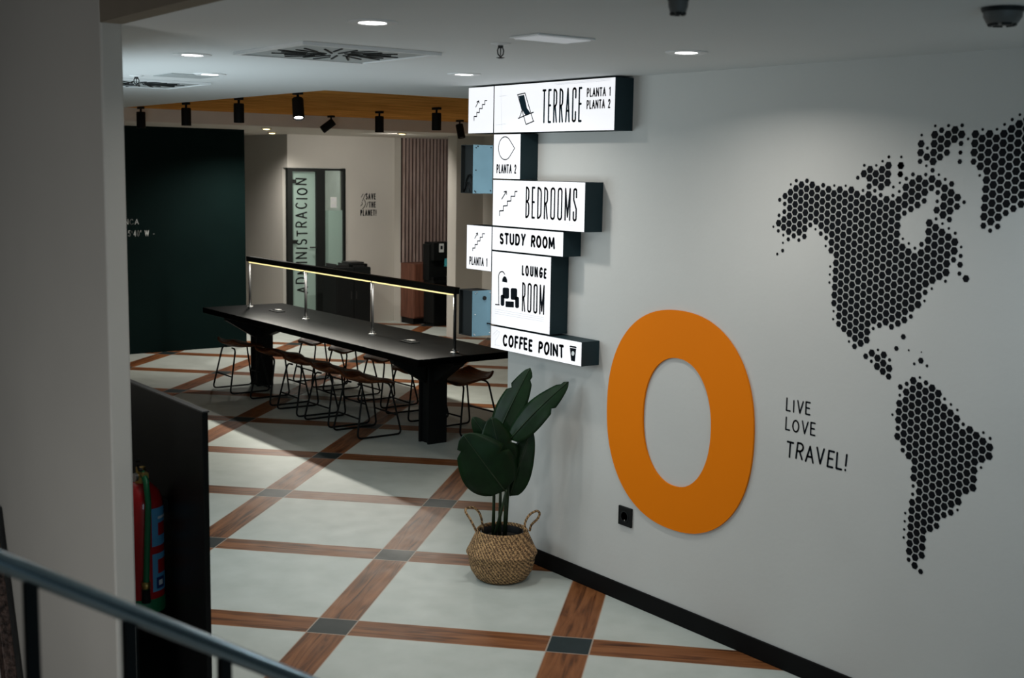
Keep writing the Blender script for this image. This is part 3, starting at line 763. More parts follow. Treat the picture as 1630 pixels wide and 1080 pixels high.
def place_wall(a, b_, d): return (a, WY - 0.0012 - d, b_)
def wall_text(name, label, s, bl, br, tl, weight, casual, gap=0.34):
    q = [onY(940 + x / 2.768, 480 + y / 2.768, WY - 0.001) for x, y in (bl, br, tl)]
    b = MB(); lettering(b, s, q[0].x, q[0].z, q[1].x - q[0].x, q[2].z - q[0].z, weight, place_wall, False, casual, gap)
    return tag(b.build(name, M['ink'], origin=(q[0].x, WY, q[0].z), fix=False), label, 'wall lettering', 'slogan lettering on the wall')
wall_text('wall_lettering', 'black word LIVE lettered on the white wall beside the orange O', 'LIVE', (860, 482), (969, 500), (860, 424), 0.0074, 0.04, 0.28)
wall_text('wall_lettering', 'black word LOVE lettered on the white wall under LIVE', 'LOVE', (857, 566), (991, 586), (857, 508), 0.0074, 0.04, 0.28)
wall_text('wall_lettering', 'larger black word TRAVEL! lettered on the white wall below LOVE', 'TRAVEL!', (860, 684), (1122, 738), (853, 608), 0.0092, 0.10, 0.24)

# hexagon world map: half-tone of traced coast lines on a hexagonal lattice
def trace(P, sc, ou, ov):
    q = [onY(ou + x / sc, ov + y / sc, WY - 0.001) for x, y in P]
    return [(p.x, p.z) for p in q]
def c5(P): return trace(P, 3.274, 1210, 170)
def c6(P): return trace(P, 2.4, 1310, 480)
NA = c5([(88, 470), (112, 478), (128, 460), (150, 450), (160, 425), (172, 400), (200, 385), (225, 382), (250, 392), (285, 395), (310, 410), (355, 416), (385, 428), (413, 418), (445, 432), (475, 420), (505, 435), (540, 450), (560, 440), (600, 455), (625, 470), (655, 455), (690, 480), (722, 458), (742, 440), (742, 395), (790, 365), (825, 345), (860, 368), (895, 345), (930, 368), (960, 395), (1000, 392), (1005, 430), (1035, 460), (1040, 520), (1005, 540), (1002, 585), (980, 592), (945, 570), (905, 538), (905, 515), (938, 495), (942, 455), (920, 435), (890, 425), (862, 432), (872, 480), (850, 497), (825, 515), (800, 535), (775, 540), (745, 560), (728, 580), (728, 640), (718, 690), (742, 700), (765, 728), (800, 755), (828, 740), (848, 715), (862, 690), (862, 640), (865, 582), (890, 580), (930, 606), (960, 636), (985, 655), (1025, 678), (1032, 740), (1022, 790), (985, 820), (985, 862), (975, 905), (945, 890), (905, 905), (880, 945), (852, 975), (838, 1030), (810, 1062)]) + \
     c6([(360, 8), (342, 32), (335, 55), (315, 75), (290, 88), (258, 100), (215, 92), (180, 100), (175, 150), (150, 165), (120, 178), (106, 165), (110, 140), (90, 122), (65, 95), (48, 80), (50, 40), (40, 8), (32, 2)]) + \
     c5([(400, 1075), (370, 1025), (372, 980), (375, 930), (375, 850), (385, 790), (355, 735), (355, 690), (325, 670), (300, 640), (285, 595), (262, 612), (240, 640), (235, 680), (205, 695), (185, 668), (150, 692), (130, 680), (125, 650), (82, 640), (80, 590), (105, 570), (135, 540), (140, 508), (112, 498)])
ISL = [c5([(495, 358), (520, 345), (535, 322), (570, 300), (600, 325), (640, 310), (655, 275), (668, 262), (682, 290), (680, 350), (678, 410), (650, 420), (632, 430), (600, 432), (560, 420), (552, 372), (520, 372)]), c5([(720, 275), (745, 275), (745, 358), (718, 358)]),
       c5([(905, 110), (945, 125), (985, 115), (1015, 92), (1060, 110), (1062, 190), (1030, 190), (1000, 180), (985, 240), (945, 265), (915, 290), (910, 335), (885, 330), (870, 280), (855, 262), (880, 220), (890, 170)]), c5([(822, 165), (850, 165), (850, 290), (825, 285)]), c5([(1028, 258), (1052, 258), (1052, 288), (1028, 288)]), c5([(1035, 215), (1052, 215), (1052, 236), (1035, 236)])]
GRN = c5([(1098, 165), (1120, 118), (1155, 138), (1195, 118), (1230, 140), (1270, 115), (1310, 85), (1350, 58), (1400, 52), (1470, 40), (1540, 90), (1560, 200), (1530, 330), (1480, 420), (1400, 490), (1370, 510), (1320, 535), (1280, 555), (1255, 580), (1255, 625), (1222, 628), (1200, 650), (1155, 620), (1150, 560), (1155, 500), (1160, 430), (1160, 340), (1135, 310), (1100, 285)])
CAR = [c6([(150, 208), (183, 182), (205, 198), (232, 188), (240, 215), (262, 240), (262, 288), (245, 295), (220, 265), (195, 248), (192, 222), (165, 215)]), c6([(272, 165), (288, 165), (288, 184), (272, 184)]), c6([(364, 210), (383, 210), (383, 232), (364, 232)]), c6([(298, 120), (315, 120), (315, 140), (298, 140)])]
SAM = c6([(285, 315), (305, 312), (330, 322), (336, 290), (352, 290), (378, 308), (415, 322), (450, 342), (455, 382), (475, 396), (510, 425), (522, 465), (545, 488), (560, 476), (592, 500), (622, 520), (650, 543), (648, 595), (610, 615), (590, 640), (585, 722), (555, 728), (530, 735), (525, 770), (490, 812), (462, 815), (440, 860), (400, 878), (390, 900), (388, 975), (362, 985), (358, 1010), (380, 1020), (380, 1040), (340, 1015), (320, 960), (318, 880), (325, 790), (350, 735), (355, 700), (336, 690), (338, 610), (312, 590), (295, 540), (275, 515), (290, 490), (275, 455), (278, 400), (300, 370), (305, 345)])
DOTS_NA = [(c5([(115, 740)])[0], 0.55), (c5([(88, 757)])[0], 0.42), (c5([(118, 698)])[0], 0.35), (c5([(1072, 885)])[0], 0.9), (c5([(1040, 812)])[0], 0.75), (c5([(1045, 767)])[0], 0.55), (c5([(1062, 486)])[0], 0.5), (c5([(1038, 860)])[0], 0.55), (c5([(668, 249)])[0], 0.35), (c5([(726, 384)])[0], 0.35), (c5([(732, 293)])[0], 0.8), (c5([(730, 340)])[0], 0.8), (c5([(693, 407)])[0], 0.4)]
DOTS_CA = [(c6([(347, 233)])[0], 0.4), (c6([(397, 241)])[0], 0.4), (c6([(327, 181)])[0], 0.28), (c6([(375, 188)])[0], 0.2)]
def inside(p, P):
    x, y = p; c_ = False
    for i in range(len(P)):
        (x0, y0), (x1, y1) = P[i], P[i - 1]
        if (y0 > y) != (y1 > y) and x < (x1 - x0) * (y - y0) / (y1 - y0) + x0: c_ = not c_
    return c_
HP, HV = 0.0300 * WK, 0.0346 * WK
HX, HZ = wx(2.793), wz(1.172)
HR = HV / 2 / 0.866 * 0.865
def hexmap(polys, dots):
    b = MB()
    xs = [p[0] for P in polys for p in P] or [HX]; zs = [p[1] for P in polys for p in P] or [HZ]
    i0, i1 = int((min(xs) - HX) / HP) - 2, int((max(xs) - HX) / HP) + 2
    def hexa(cx, cz, r):
        b.add([(cx + r * math.cos(k * PI / 3), WY - 0.0012, cz + r * math.sin(k * PI / 3)) for k in range(6)], [(0, 1, 2, 3, 4, 5)])
    samp = [(r * math.cos(a), r * math.sin(a)) for r in (0.007, 0.0155) for a in [k * PI / 4 + r * 30 for k in range(8)]]
    done = set()
    for (x, z), s in dots:
        i = round((x - HX) / HP); off = 0.5 * HV if i % 2 else 0
        j = round((z - HZ - off) / HV); done.add((i, j)); hexa(HX + i * HP, HZ + off + j * HV, HR * s)
    for i in range(i0, i1 + 1):
        off = 0.5 * HV if i % 2 else 0.0
        for j in range(int((min(zs) - HZ) / HV) - 2, int((max(zs) - HZ) / HV) + 3):
            if (i, j) in done: continue
            cx, cz = HX + i * HP, HZ + off + j * HV
            best = 0
            for P in polys:
                n = sum(inside((cx + dx, cz + dz), P) for dx, dz in samp)
                best = max(best, n)
            f = best / len(samp)
            if f < 0.12: continue
            hexa(cx, cz, HR * min(1.0, 0.25 + 0.95 * f))
    return b
mp_ = thing('world_map_decal', 'black hexagon-dot map of the Americas on the right part of the white wall', 'wall decal', (2.3, WY, 1.5))
for nm, P, D in [('mainland', [NA], []), ('greenland', [GRN], []), ('land_bridge', CAR[:1], []), ('southern_continent', [SAM], [])] + [('arctic_island', [q_], []) for q_ in ISL] + [('island', [q_], []) for q_ in CAR[1:]] + [('island', [], [q_]) for q_ in DOTS_NA + DOTS_CA]:
    hexmap(P, D).build(nm, M['vinyl_hex'], mp_, fix=False)

# wall socket
q0, q1 = onY(984.5, 812, WY - 0.01), onY(1004.5, 841, WY - 0.01)
sx0, sx1 = q0.x, q1.x; szc = (q0.z + q1.z) / 2 + 0.012
t = thing('wall_socket', 'small black square wall socket low beside the orange O', 'socket', ((sx0 + sx1) / 2, WY, szc - 0.05))
MB().box(sx0, sx1, WY - 0.012, WY - 0.0005, szc - 0.05, szc + 0.05).build('cover_plate', M['black'], t, bevel=0.003)
MB().lathe([(0.0, 0), (0.024, 0), (0.026, 0.002), (0.030, 0.002), (0.030, 0.0)], ((sx0 + sx1) / 2, WY - 0.0145, szc), 24, axis=(0, 1, 0)).build('socket_face', M['slot'], t)
MB().lathe([(0.0, 0.001), (0.004, 0.001), (0.004, 0)], ((sx0 + sx1) / 2 + 0.004, WY - 0.016, szc - 0.018), 10, axis=(0, 1, 0)).build('earth_pin', M['steel'], t)

# =================================================================== PLANT IN BASKET
PC = Vector((0.19, -0.41, 0))
t = thing('seagrass_basket', 'round woven seagrass basket with two loop handles on the floor by the wall', 'basket', PC)
prof = [(0.0, 0.0), (0.118, 0.0), (0.140, 0.012), (0.168, 0.055), (0.178, 0.095), (0.181, 0.125), (0.188, 0.140), (0.194, 0.150), (0.190, 0.160), (0.180, 0.178), (0.163, 0.215), (0.146, 0.250), (0.139, 0.272), (0.135, 0.276), (0.130, 0.272), (0.134, 0.250), (0.150, 0.20), (0.16, 0.14), (0.10, 0.03)]
auto_smooth(MB().lathe(prof, PC, 56).build('basket_body', M['weave'], t), 70)
hd = Vector((0.596, 0.803, 0))
VN = (Vector((CAM.x, CAM.y, 0)) - PC).normalized()      # from the plant towards the stairs
VR = Vector((0, 0, 1)).cross(VN).normalized()
def pp(u, v, d=0.0): return on_plane(u, v, PC + VN * d, VN)
def smooth_path(P, n=5):
    out = []
    P = [Vector(p) for p in P]
    for i in range(len(P) - 1):
        a, b_, c_, d_ = P[max(i - 1, 0)], P[i], P[i + 1], P[min(i + 2, len(P) - 1)]
        for k in range(n):
            f = k / n
            out.append(0.5 * ((2 * b_) + (c_ - a) * f + (2 * a - 5 * b_ + 4 * c_ - d_) * f * f + (3 * b_ - a - 3 * c_ + d_) * f ** 3))
    out.append(P[-1]); return out
for H in ([(758, 846, .06), (749, 828, .05), (741, 815, .03), (744, 809, .0), (755, 809, -.02), (764, 819, -.03), (768, 836, -.04), (768, 846, -.04)],
          [(835, 846, .06), (836, 832, .05), (843, 820, .03), (854, 814, .0), (859, 818, -.02), (855, 827, -.03), (846, 836, -.04), (843, 846, -.04)]):
    MB().tube(smooth_path([pp(*k_) for k_ in H]), 0.0065, 10).build('handle', M['weave'], t, smooth=True)
pl = thing('potted_plant', 'tall dark green bird of paradise plant with paddle leaves in the seagrass basket', 'plant', PC + Vector((0, 0, 0.03)))
auto_smooth(MB().lathe([(0.0, 0.03), (0.085, 0.03), (0.112, 0.25), (0.118, 0.262), (0.113, 0.264), (0.107, 0.245), (0.104, 0.225)], PC, 32).build('inner_pot', M['pot'], pl), 50)
MB().lathe([(0.0, 0.236), (0.07, 0.234), (0.1045, 0.228), (0.09, 0.20), (0.0, 0.2)], PC, 28).build('soil', M['soil'], pl, smooth=True)
def leaf(base, tip, width, nrm, bend, fold=0.12, notches=(), side=1.0):
    base = Vector(base); tip = Vector(tip)
    ax = tip - base; L_ = ax.length; ax.normalize()
    nrm = Vector(nrm); nrm = (nrm - ax * nrm.dot(ax)).normalized(); sd = ax.cross(nrm).normalized()
    NU, NV = 22, 8
    vs = []; 
    for i in range(NU + 1):
        s = i / NU
        w = width / 2 * (math.sin(PI * min(1, s ** 0.72)) ** 0.62 if 0 < s < 1 else 0.0) + 0.0015
        for j in range(-NV // 2, NV // 2 + 1):
            f = j / (NV / 2)
            ww = w
            for (ns, nd) in notches:
                if abs(s - ns) < 0.025 and f * nd > 0.5: ww = w * 0.72
            z = bend * math.sin(PI * s) * L_ - fold * abs(f) * w + 0.012 * math.sin(9 * s + 3 * f) * abs(f) * w * 4
            vs.append(base + ax * (s * L_) + sd * (f * ww) + nrm * z)
    n = NV + 1
    fs = [(i * n + j, i * n + j + 1, (i + 1) * n + j + 1, (i + 1) * n + j) for i in range(NU) for j in range(NV)]
    b = MB(); b.add(vs, fs)
    rib = [base + ax * (s / 10 * L_) + nrm * (bend * math.sin(PI * s / 10) * L_ + 0.002) for s in range(11)]
    return b, rib
UPc = Vector((0, 0, 1))
LV = [((788, 702), (844, 586), 0.165, 0.00, -0.06, VN + VR * -0.5, 0.03, ((0.86, 1), (0.7, -1))),
      ((812, 700), (905, 608), 0.150, 0.05, 0.08, VN * 0.8 + UPc * 0.5 - VR * 0.3, 0.05, ((0.9, -1), (0.62, 1))),
      ((795, 722), (752, 664), 0.120, 0.02, 0.06, VN + UPc * 0.2, 0.10, ((0.45, 1),)),
      ((804, 782), (737, 692), 0.300, 0.09, 0.13, VN + UPc * 0.15, 0.06, ((0.5, 1), (0.82, -1))),
      ((812, 790), (846, 684), 0.150, 0.01, 0.03, VN - VR * 0.3, 0.06, ()),
      ((803, 770), (782, 664), 0.215, 0.05, 0.06, VN + UPc * 0.1 + VR * 0.2, 0.08, ((0.6, 1),))]
for bp, tp, w, d0, d1, nn, bend, nt_ in LV:
    bm_, rib = leaf(pp(*bp, d0), pp(*tp, d1), w, nn, bend, 0.18, nt_)
    lo = bm_.build('leaf', M['leaf'], pl, smooth=True, fix=False)
    so = lo.modifiers.new('thickness', 'SOLIDIFY'); so.thickness = 0.002
    MB().tube(rib, [0.004 - 0.00028 * k for k in range(11)], 6).build('midrib', M['stem'], lo, smooth=True)
for (u0, u1, v1, d1) in ((785, 787, 705, 0.0), (787, 806, 780, 0.09), (795, 797, 720, 0.03), (803, 805, 768, 0.05), (804, 813, 700, 0.05)):
    a_ = pp(u0, 845, 0.0); a_.z = 0.225
    e_ = pp(u1, v1, d1)
    m_ = (a_ + e_) / 2 + VR * 0.002
    MB().tube([a_, m_, e_], [0.010, 0.008, 0.0055], 10).build('stem', M['stem'], pl, smooth=True)

# =================================================================== TABLE
TX0, TX1, TY0, TY1 = -6.52, -2.44, 0.71, 1.595
TZ = 0.766
tb = thing('communal_table', 'long black communal table with a lit bar above, surrounded by wooden stools', 'table', ((TX0 + TX1) / 2, 1.15, 0))
MB().box(TX0, TX1, TY0, TY1, TZ - 0.055, TZ).build('tabletop', M['table_top'], tb, bevel=0.004)
for xc in (-2.885, -6.055):
    b = MB()
    b.box(xc - 0.075, xc - 0.055, 1.05, 1.225, 0, TZ - 0.055); b.box(xc + 0.055, xc + 0.075, 1.05, 1.225, 0, TZ - 0.055)
    b.box(xc - 0.055, xc + 0.055, 1.075, 1.20, 0, TZ - 0.055)
    lg = b.build('leg', M['black'], tb)
    z1, z0 = TZ - 0.056, TZ - 0.27
    for s in (-1, 1):
        g = MB()
        yb = 1.05 if s < 0 else 1.225
        g.add([(xc + dx, yb, z1) for dx in (-0.03, 0.03)] + [(xc + dx, yb + s * 0.30, z1) for dx in (-0.03, 0.03)] + [(xc + dx, yb + s * 0.30, z1 - 0.03) for dx in (-0.03, 0.03)] + [(xc + dx, yb, z0) for dx in (-0.03, 0.03)],
              [(0, 1, 3, 2), (2, 3, 5, 4), (4, 5, 7, 6), (6, 7, 1, 0), (0, 2, 4, 6), (1, 7, 5, 3)])
        g.build('gusset', M['black'], lg)
    for s in (-1, 1):
        g = MB(); xb = xc + s * 0.075
        ln = 0.62 if (s < 0) == (xc > -4) else 0.28
        g.add([(xb, 1.10 + dy, z1) for dy in (0, 0.08)] + [(xb + s * ln, 1.10 + dy, z1) for dy in (0, 0.08)] + [(xb + s * ln, 1.10 + dy, z1 - 0.03) for dy in (0, 0.08)] + [(xb, 1.10 + dy, z0) for dy in (0, 0.08)],
              [(0, 1, 3, 2), (2, 3, 5, 4), (4, 5, 7, 6), (6, 7, 1, 0), (0, 2, 4, 6), (1, 7, 5, 3)])
        g.build('gusset', M['black'], lg)
PX = (-6.347, -5.115, -3.872, -2.597)
BZ = 1.245
for x in PX:
    po = MB().tube([(x, 1.15, TZ), (x, 1.15, BZ)], 0.0125, 14).build('light_post', M['dark_steel'], tb, smooth=True)
    auto_smooth(MB().lathe([(0.0, 0), (0.034, 0), (0.034, 0.008), (0.018, 0.012), (0.018, 0.028), (0.0, 0.028)], (x, 1.15, TZ), 20).build('foot', M['steel'], po), 40)
bar_ = MB().box(PX[0] - 0.03, PX[-1] + 0.03, 1.125, 1.175, BZ - 0.012, BZ + 0.040).build('light_bar', M['black'], tb, bevel=0.003)
for i in range(3):
    MB().box(PX[i] + 0.03, PX[i + 1] - 0.03, 1.126, 1.174, BZ - 0.023, BZ - 0.012).build('led_strip', M['led'], bar_)
    la = lamp_area('led_lamp', ((PX[i] + PX[i + 1]) / 2, 1.15, BZ - 0.026), ((PX[i] + PX[i + 1]) / 2, 1.15, 0), 1.16, 0.03, LED_W, (1.0, 0.96, 0.86))
    la.rotation_euler = (0, 0, 0)
for (u, v, lab) in ((441, 496, 'black pop-up power socket lying on the far half of the black table'), (652, 545, 'black pop-up power socket lying on the near half of the black table')):
    q = onZ(u, v, TZ)
    s_ = thing('table_socket', lab, 'socket', (q.x, q.y, TZ), group='power sockets on the table')
    MB().box(q.x - 0.09, q.x + 0.09, q.y - 0.045, q.y + 0.045, TZ + 0.0005, TZ + 0.008).build('base_plate', M['black_gloss'], s_, bevel=0.002)
    MB().box(q.x - 0.01, q.x + 0.06, q.y - 0.02, q.y + 0.025, TZ + 0.008, TZ + 0.022).build('flap', M['steel'], s_, bevel=0.002)
    MB().box(q.x - 0.06, q.x - 0.02, q.y - 0.02, q.y + 0.02, TZ + 0.008, TZ + 0.016).build('outlet', M['black'], s_, bevel=0.002)

# =================================================================== STOOLS
def make_stool(label):
    """stool facing +Y: sled base of two side loops, bent veneer seat with a low curled back at -Y"""
    r = thing('wooden_stool', label, 'stool', (0, 0, 0), group='stools around the long black table', world=False)
    NX, NY = 16, 14
    vs = []
    for j in range(NY + 1):
        y = -1 + 2 * j / NY
        for i in range(NX + 1):
            x = -1 + 2 * i / NX
            # rounded outline
            hw = 0.225 * (1 - 0.10 * max(0, y) ** 2) * (1 - 0.28 * max(0, -y - 0.45) ** 1.2)
            wx = hw * (1 - 0.16 * abs(y) ** 4)
            px = wx * x
            py = 0.195 * y * (1 - 0.16 * abs(x) ** 3)
            z = 0.452
            z += 0.075 * max(0, -y - 0.25) ** 1.7          # curled back
            z += 0.030 * abs(x) ** 2.4 * (1 - 0.5 * max(0, y))   # raised sides
            z -= 0.030 * max(0, y - 0.35) ** 1.5           # waterfall front
            z += 0.012 * math.cos(x * PI) * max(0, y)
            vs.append((px, py, z))
    n = NX + 1
    b = MB(); b.add(vs, [(j * n + i, j * n + i + 1, (j + 1) * n + i + 1, (j + 1) * n + i) for j in range(NY) for i in range(NX)])
    s = b.build('seat', M['seat'], r, smooth=True, fix=False)
    so = s.modifiers.new('thickness', 'SOLIDIFY'); so.thickness = 0.016; so.offset = -1
    def arc_path(P, rad=0.045, k=5):
        out = [Vector(P[0])]
        for i in range(1, len(P) - 1):
            a, c, e = Vector(P[i - 1]), Vector(P[i]), Vector(P[i + 1])
            d0 = (a - c).normalized(); d1 = (e - c).normalized()
            s0 = c + d0 * rad; s1 = c + d1 * rad
            for q in range(k + 1):
                f = q / k
                out.append(s0.lerp(c, f).lerp(c.lerp(s1, f), f))
        out.append(Vector(P[-1])); return out
    for sx in (-1, 1):
        P = [(sx * 0.06, -0.125, 0.436), (sx * 0.150, -0.130, 0.434), (sx * 0.205, -0.215, 0.011), (sx * 0.205, 0.205, 0.011), (sx * 0.150, 0.125, 0.430), (sx * 0.06, 0.12, 0.430)]
        MB().tube(arc_path(P), 0.0082, 8).build('leg_loop', M['black'], r, smooth=True)
    MB().tube([(-0.183, 0.172, 0.17), (0.183, 0.172, 0.17)], 0.0075, 8).build('footrest', M['black'], r, smooth=True)
    MB().tube([(-0.183, -0.183, 0.17), (0.183, -0.183, 0.17)], 0.0075, 8).build('stretcher', M['black'], r, smooth=True)
    return r
near = [(-3.455, 0.862, 0.0, 'near side, the one closest to the camera'), (-3.985, 0.868, 0.03, 'near side, second from the near end'), (-4.54, 0.872, -0.03, 'near side, third from the near end'), (-5.14, 0.89, 0.02, 'near side, fourth from the near end'), (-5.875, 0.835, 0.0, 'near side, last one before the green wall')]
far = [(-3.10, 1.60, PI + 0.05, 'far side, beside the near table leg'), (-3.83, 1.58, PI - 0.04, 'far side, second from the near end'), (-4.50, 1.68, PI + 0.02, 'far side, third from the near end'), (-5.16, 1.66, PI, 'far side, fourth from the near end'), (-5.80, 1.66, PI, 'far side, last one at the far end')]
proto = None
for x, y, rz, wh in near + far:
    lab = 'low wooden stool at the black table, ' + wh
    if proto is None:
        proto = make_stool(lab); proto.location = (x, y, 0); proto.rotation_euler = (0, 0, rz)
    else:
        dup(proto, (x, y, 0), rz, lab)

# =================================================================== CEILING FITTINGS
def disc_lamp(name, loc, power, col):
    o = lamp_area(name, loc, (loc[0], loc[1], 0), 0.10, 0.10, power, col, 152)
    o.data.shape = 'DISK'; o.rotation_euler = (0, 0, 0)
    return o
def downlight(x, y, label, k=1.0):
    x, y = cxy(x, y)
    t = thing('recessed_downlight', label, 'ceiling light', (x, y, ZC), group='recessed downlights in the white ceiling')
    auto_smooth(MB().lathe([(0.044, -0.001), (0.047, -0.005), (0.072, -0.007), (0.082, -0.003), (0.083, -0.0005)], (x, y, ZC), 32).build('trim_ring', M['white'], t), 40)
    MB().lathe([(0.0, -0.003), (0.044, -0.003), (0.044, -0.0005), (0.0, -0.0005)], (x, y, ZC), 28).build('lens', M['lamp_disc'], t)
    disc_lamp('downlight_lamp', (x, y, ZC - 0.008), DOWN_W * k, (1.0, 0.97, 0.92))
downlight(1.804, -2.163, 'bright round downlight in the ceiling nearest the camera, above the square vent')
downlight(0.166, -2.113, 'bright round downlight in the ceiling left of the square vent')
downlight(-0.882, -1.585, 'bright round downlight behind the left one, above the timber recess edge')
downlight(0.166, -0.676, 'bright round downlight in the ceiling just left of the TERRACE sign', 1.75)
downlight(1.807, -0.729, 'bright round downlight in the ceiling near the right wall', 1.95)

lamp_spot('rail_highlight_fill', (3.4, -4.7, 3.9), (3.55, -3.9, 1.6), 60, (0.93, 0.98, 1.0), 44, 0.6, 0.12)  # unseen spot above the stairs, added to give the handrail a highlight
dx_, dy_ = cxy(3.45, -0.73)
disc_lamp('downlight_lamp', (dx_, dy_, ZC - 0.008), DOWN_W * 1.9, (0.80, 0.92, 1.0))   # the next one of the row, just out of the frame
def soffit_light(u, v, z, label, k=1.0, aim=None, cone=150):
    q = onZ(u, v, z)
    t = thing('soffit_downlight', label, 'ceiling light', (q.x, q.y, z), group='small warm lights in the back soffit')
    MB().lathe([(0.045, -0.0005), (0.047, -0.010), (0.060, -0.006), (0.060, -0.0005)], (q.x, q.y, z), 20).build('trim_ring', M['brass'], t)
    MB().lathe([(0.0, -0.02), (0.035, -0.016), (0.045, -0.004), (0.0, -0.003)], (q.x, q.y, z), 20).build('lens', M['soffit_disc'], t)
    lamp_spot('soffit_lamp', (q.x, q.y, z - 0.03), aim or (q.x, q.y, 0), SOFFIT_W * k, (1.0, 0.95, 0.88), cone, 0.8, 0.05)
soffit_light(424, 204, ZS, 'small warm yellow soffit light right of the green wall, nearer of two', 0.4)
soffit_light(433, 211, ZS - 0.0, 'small warm yellow soffit light right of the green wall, farther of two', 0.28)
soffit_light(640, 212, ZS, 'small warm yellow soffit light above the slatted wood panel', 0.22, (-9.7, 4.35, 1.0), 128)

def diffuser(P, label, vert=0):
    """square swirl vent: frame, plate, radial slots; P = centre, half size"""
    (cx, cy), hs = P
    t = thing('swirl_vent', label, 'air vent', (cx, cy, ZC), group='square swirl vents in the ceiling')
    b = MB()
    for s in (-1, 1):
        b.box(cx - hs, cx + hs, cy + s * hs - (0.022 if s > 0 else 0), cy + s * hs + (0.022 if s < 0 else 0), ZC - 0.013, ZC - 0.0005)
        b.box(cx + s * hs - (0.022 if s > 0 else 0), cx + s * hs + (0.022 if s < 0 else 0), cy - hs + 0.022, cy + hs - 0.022, ZC - 0.013, ZC - 0.0005)
    b.build('frame', M['white'], t)
    MB().box(cx - hs + 0.022, cx + hs - 0.022, cy - hs + 0.022, cy + hs - 0.022, ZC - 0.008, ZC - 0.0005).build('plate', M['grille'], t)
    for k in range(22):
        a = 2 * PI * k / 22
        tw = a + 0.35
        r0, r1 = (0.16, 0.72) if k % 2 else (0.40, 0.84)
        p0 = Vector((cx + hs * r0 * math.cos(a), cy + hs * r0 * math.sin(a), ZC - 0.009)); p1 = Vector((cx + hs * r1 * math.cos(a + 0.16), cy + hs * r1 * math.sin(a + 0.16), ZC - 0.009))
        MB().bar(p0, p1, 0.008, 0.006).build('slot', M['slot'], t)
diffuser((cxy(0.744, -1.72), 0.311), 'large square swirl air vent with black slots in the ceiling centre')
qd = onZ(243, 134.5, ZC)
diffuser(((qd.x + 0.12, qd.y - 0.14), 0.318), 'square swirl air vent partly hidden by the left wall, near the timber recess')

px0, py0 = cxy(1.765, -1.575); px1, py1 = cxy(1.937, -1.312)
t = thing('ceiling_panel_light', 'small flat white square light panel in the ceiling near the sprinkler', 'ceiling light', ((px0 + px1) / 2, (py0 + py1) / 2, ZC))
MB().box(px0, px1, py0, py1, ZC - 0.006, ZC - 0.0005).build('frame', M['white'], t, bevel=0.002)
MB().box(px0 + 0.013, px1 - 0.013, py0 + 0.013, py1 - 0.013, ZC - 0.009, ZC - 0.006).build('diffuser', M['panel_lit'], t)
q = onZ(296, 120.5, ZC)
t = thing('ceiling_hatch', 'faint flush square hatch in the ceiling beside the left downlight', 'hatch', (q.x, q.y, ZC))
MB().box(q.x - 0.13, q.x + 0.13, q.y - 0.13, q.y + 0.13, ZC - 0.004, ZC - 0.0005).build('cover', M['grille'], t)

def sprinkler(x, y, label):
    t = thing('fire_sprinkler', label, 'sprinkler', (x, y, ZC), group='sprinkler heads in the ceiling')
    auto_smooth(MB().lathe([(0.0, -0.008), (0.018, -0.008), (0.036, -0.003), (0.038, -0.0005)], (x, y, ZC), 24).build('rosette', M['white'], t), 50)
    b = MB(); b.lathe([(0.010, -0.004), (0.010, -0.018), (0.0, -0.019)], (x, y, ZC), 12)
    for s in (-1, 1):
        b.tube([(x, y + s * 0.009, ZC - 0.014), (x + 0.0, y + s * 0.014, ZC - 0.026), (x, y + s * 0.012, ZC - 0.040), (x, y, ZC - 0.050)], 0.0026, 8)
    b.tube([(x, y, ZC - 0.018), (x, y, ZC - 0.044)], 0.0022, 8)
    b.lathe([(0.0, -0.056), (0.006, -0.056), (0.016, -0.053), (0.016, -0.0515), (0.0, -0.0505)], (x, y, ZC), 16)
    b.build('nozzle', M['dark_steel'], t, smooth=True)
q = onZ(797, 69, ZC); sprinkler(q.x, q.y, 'metal fire sprinkler hanging from the ceiling left of the light panel')
q = onZ(217, 120, ZC); sprinkler(q.x, q.y, 'metal fire sprinkler beside the half hidden vent at the left wall')

def detector(x, y, r, label):
    t = thing('smoke_detector', label, 'smoke detector', (x, y, ZC), group='detectors on the ceiling')
    auto_smooth(MB().lathe([(0.0, -0.012), (r * 0.93, -0.012), (r, -0.006), (r, -0.0005)], (x, y, ZC), 32).build('base', M['slot'], t), 40)
    auto_smooth(MB().lathe([(0.0, -0.046), (r * 0.62, -0.046), (r * 0.72, -0.042), (r * 0.88, -0.026), (r * 0.9, -0.012)], (x, y, ZC), 32).build('housing', M['detector'], t), 40)
    for k in range(6):
        a0 = 2 * PI * k / 6
        pts = [(x + r * 0.60 * math.cos(a0 + da), y + r * 0.60 * math.sin(a0 + da)) for da in (0, 0.2, 0.4, 0.6, 0.75)]
        b = MB(); b.tube([(px_, py_, ZC - 0.0455) for px_, py_ in pts], 0.005, 6); b.build('sensor_slot', M['slot'], t)
q = onZ(1597, 12, ZC); detector(q.x, q.y, 0.058, 'round grey smoke detector on the ceiling at the top right corner')
q = onZ(1080, -6, ZC); detector(q.x, q.y, 0.030, 'small grey detector on the ceiling cut by the top edge')

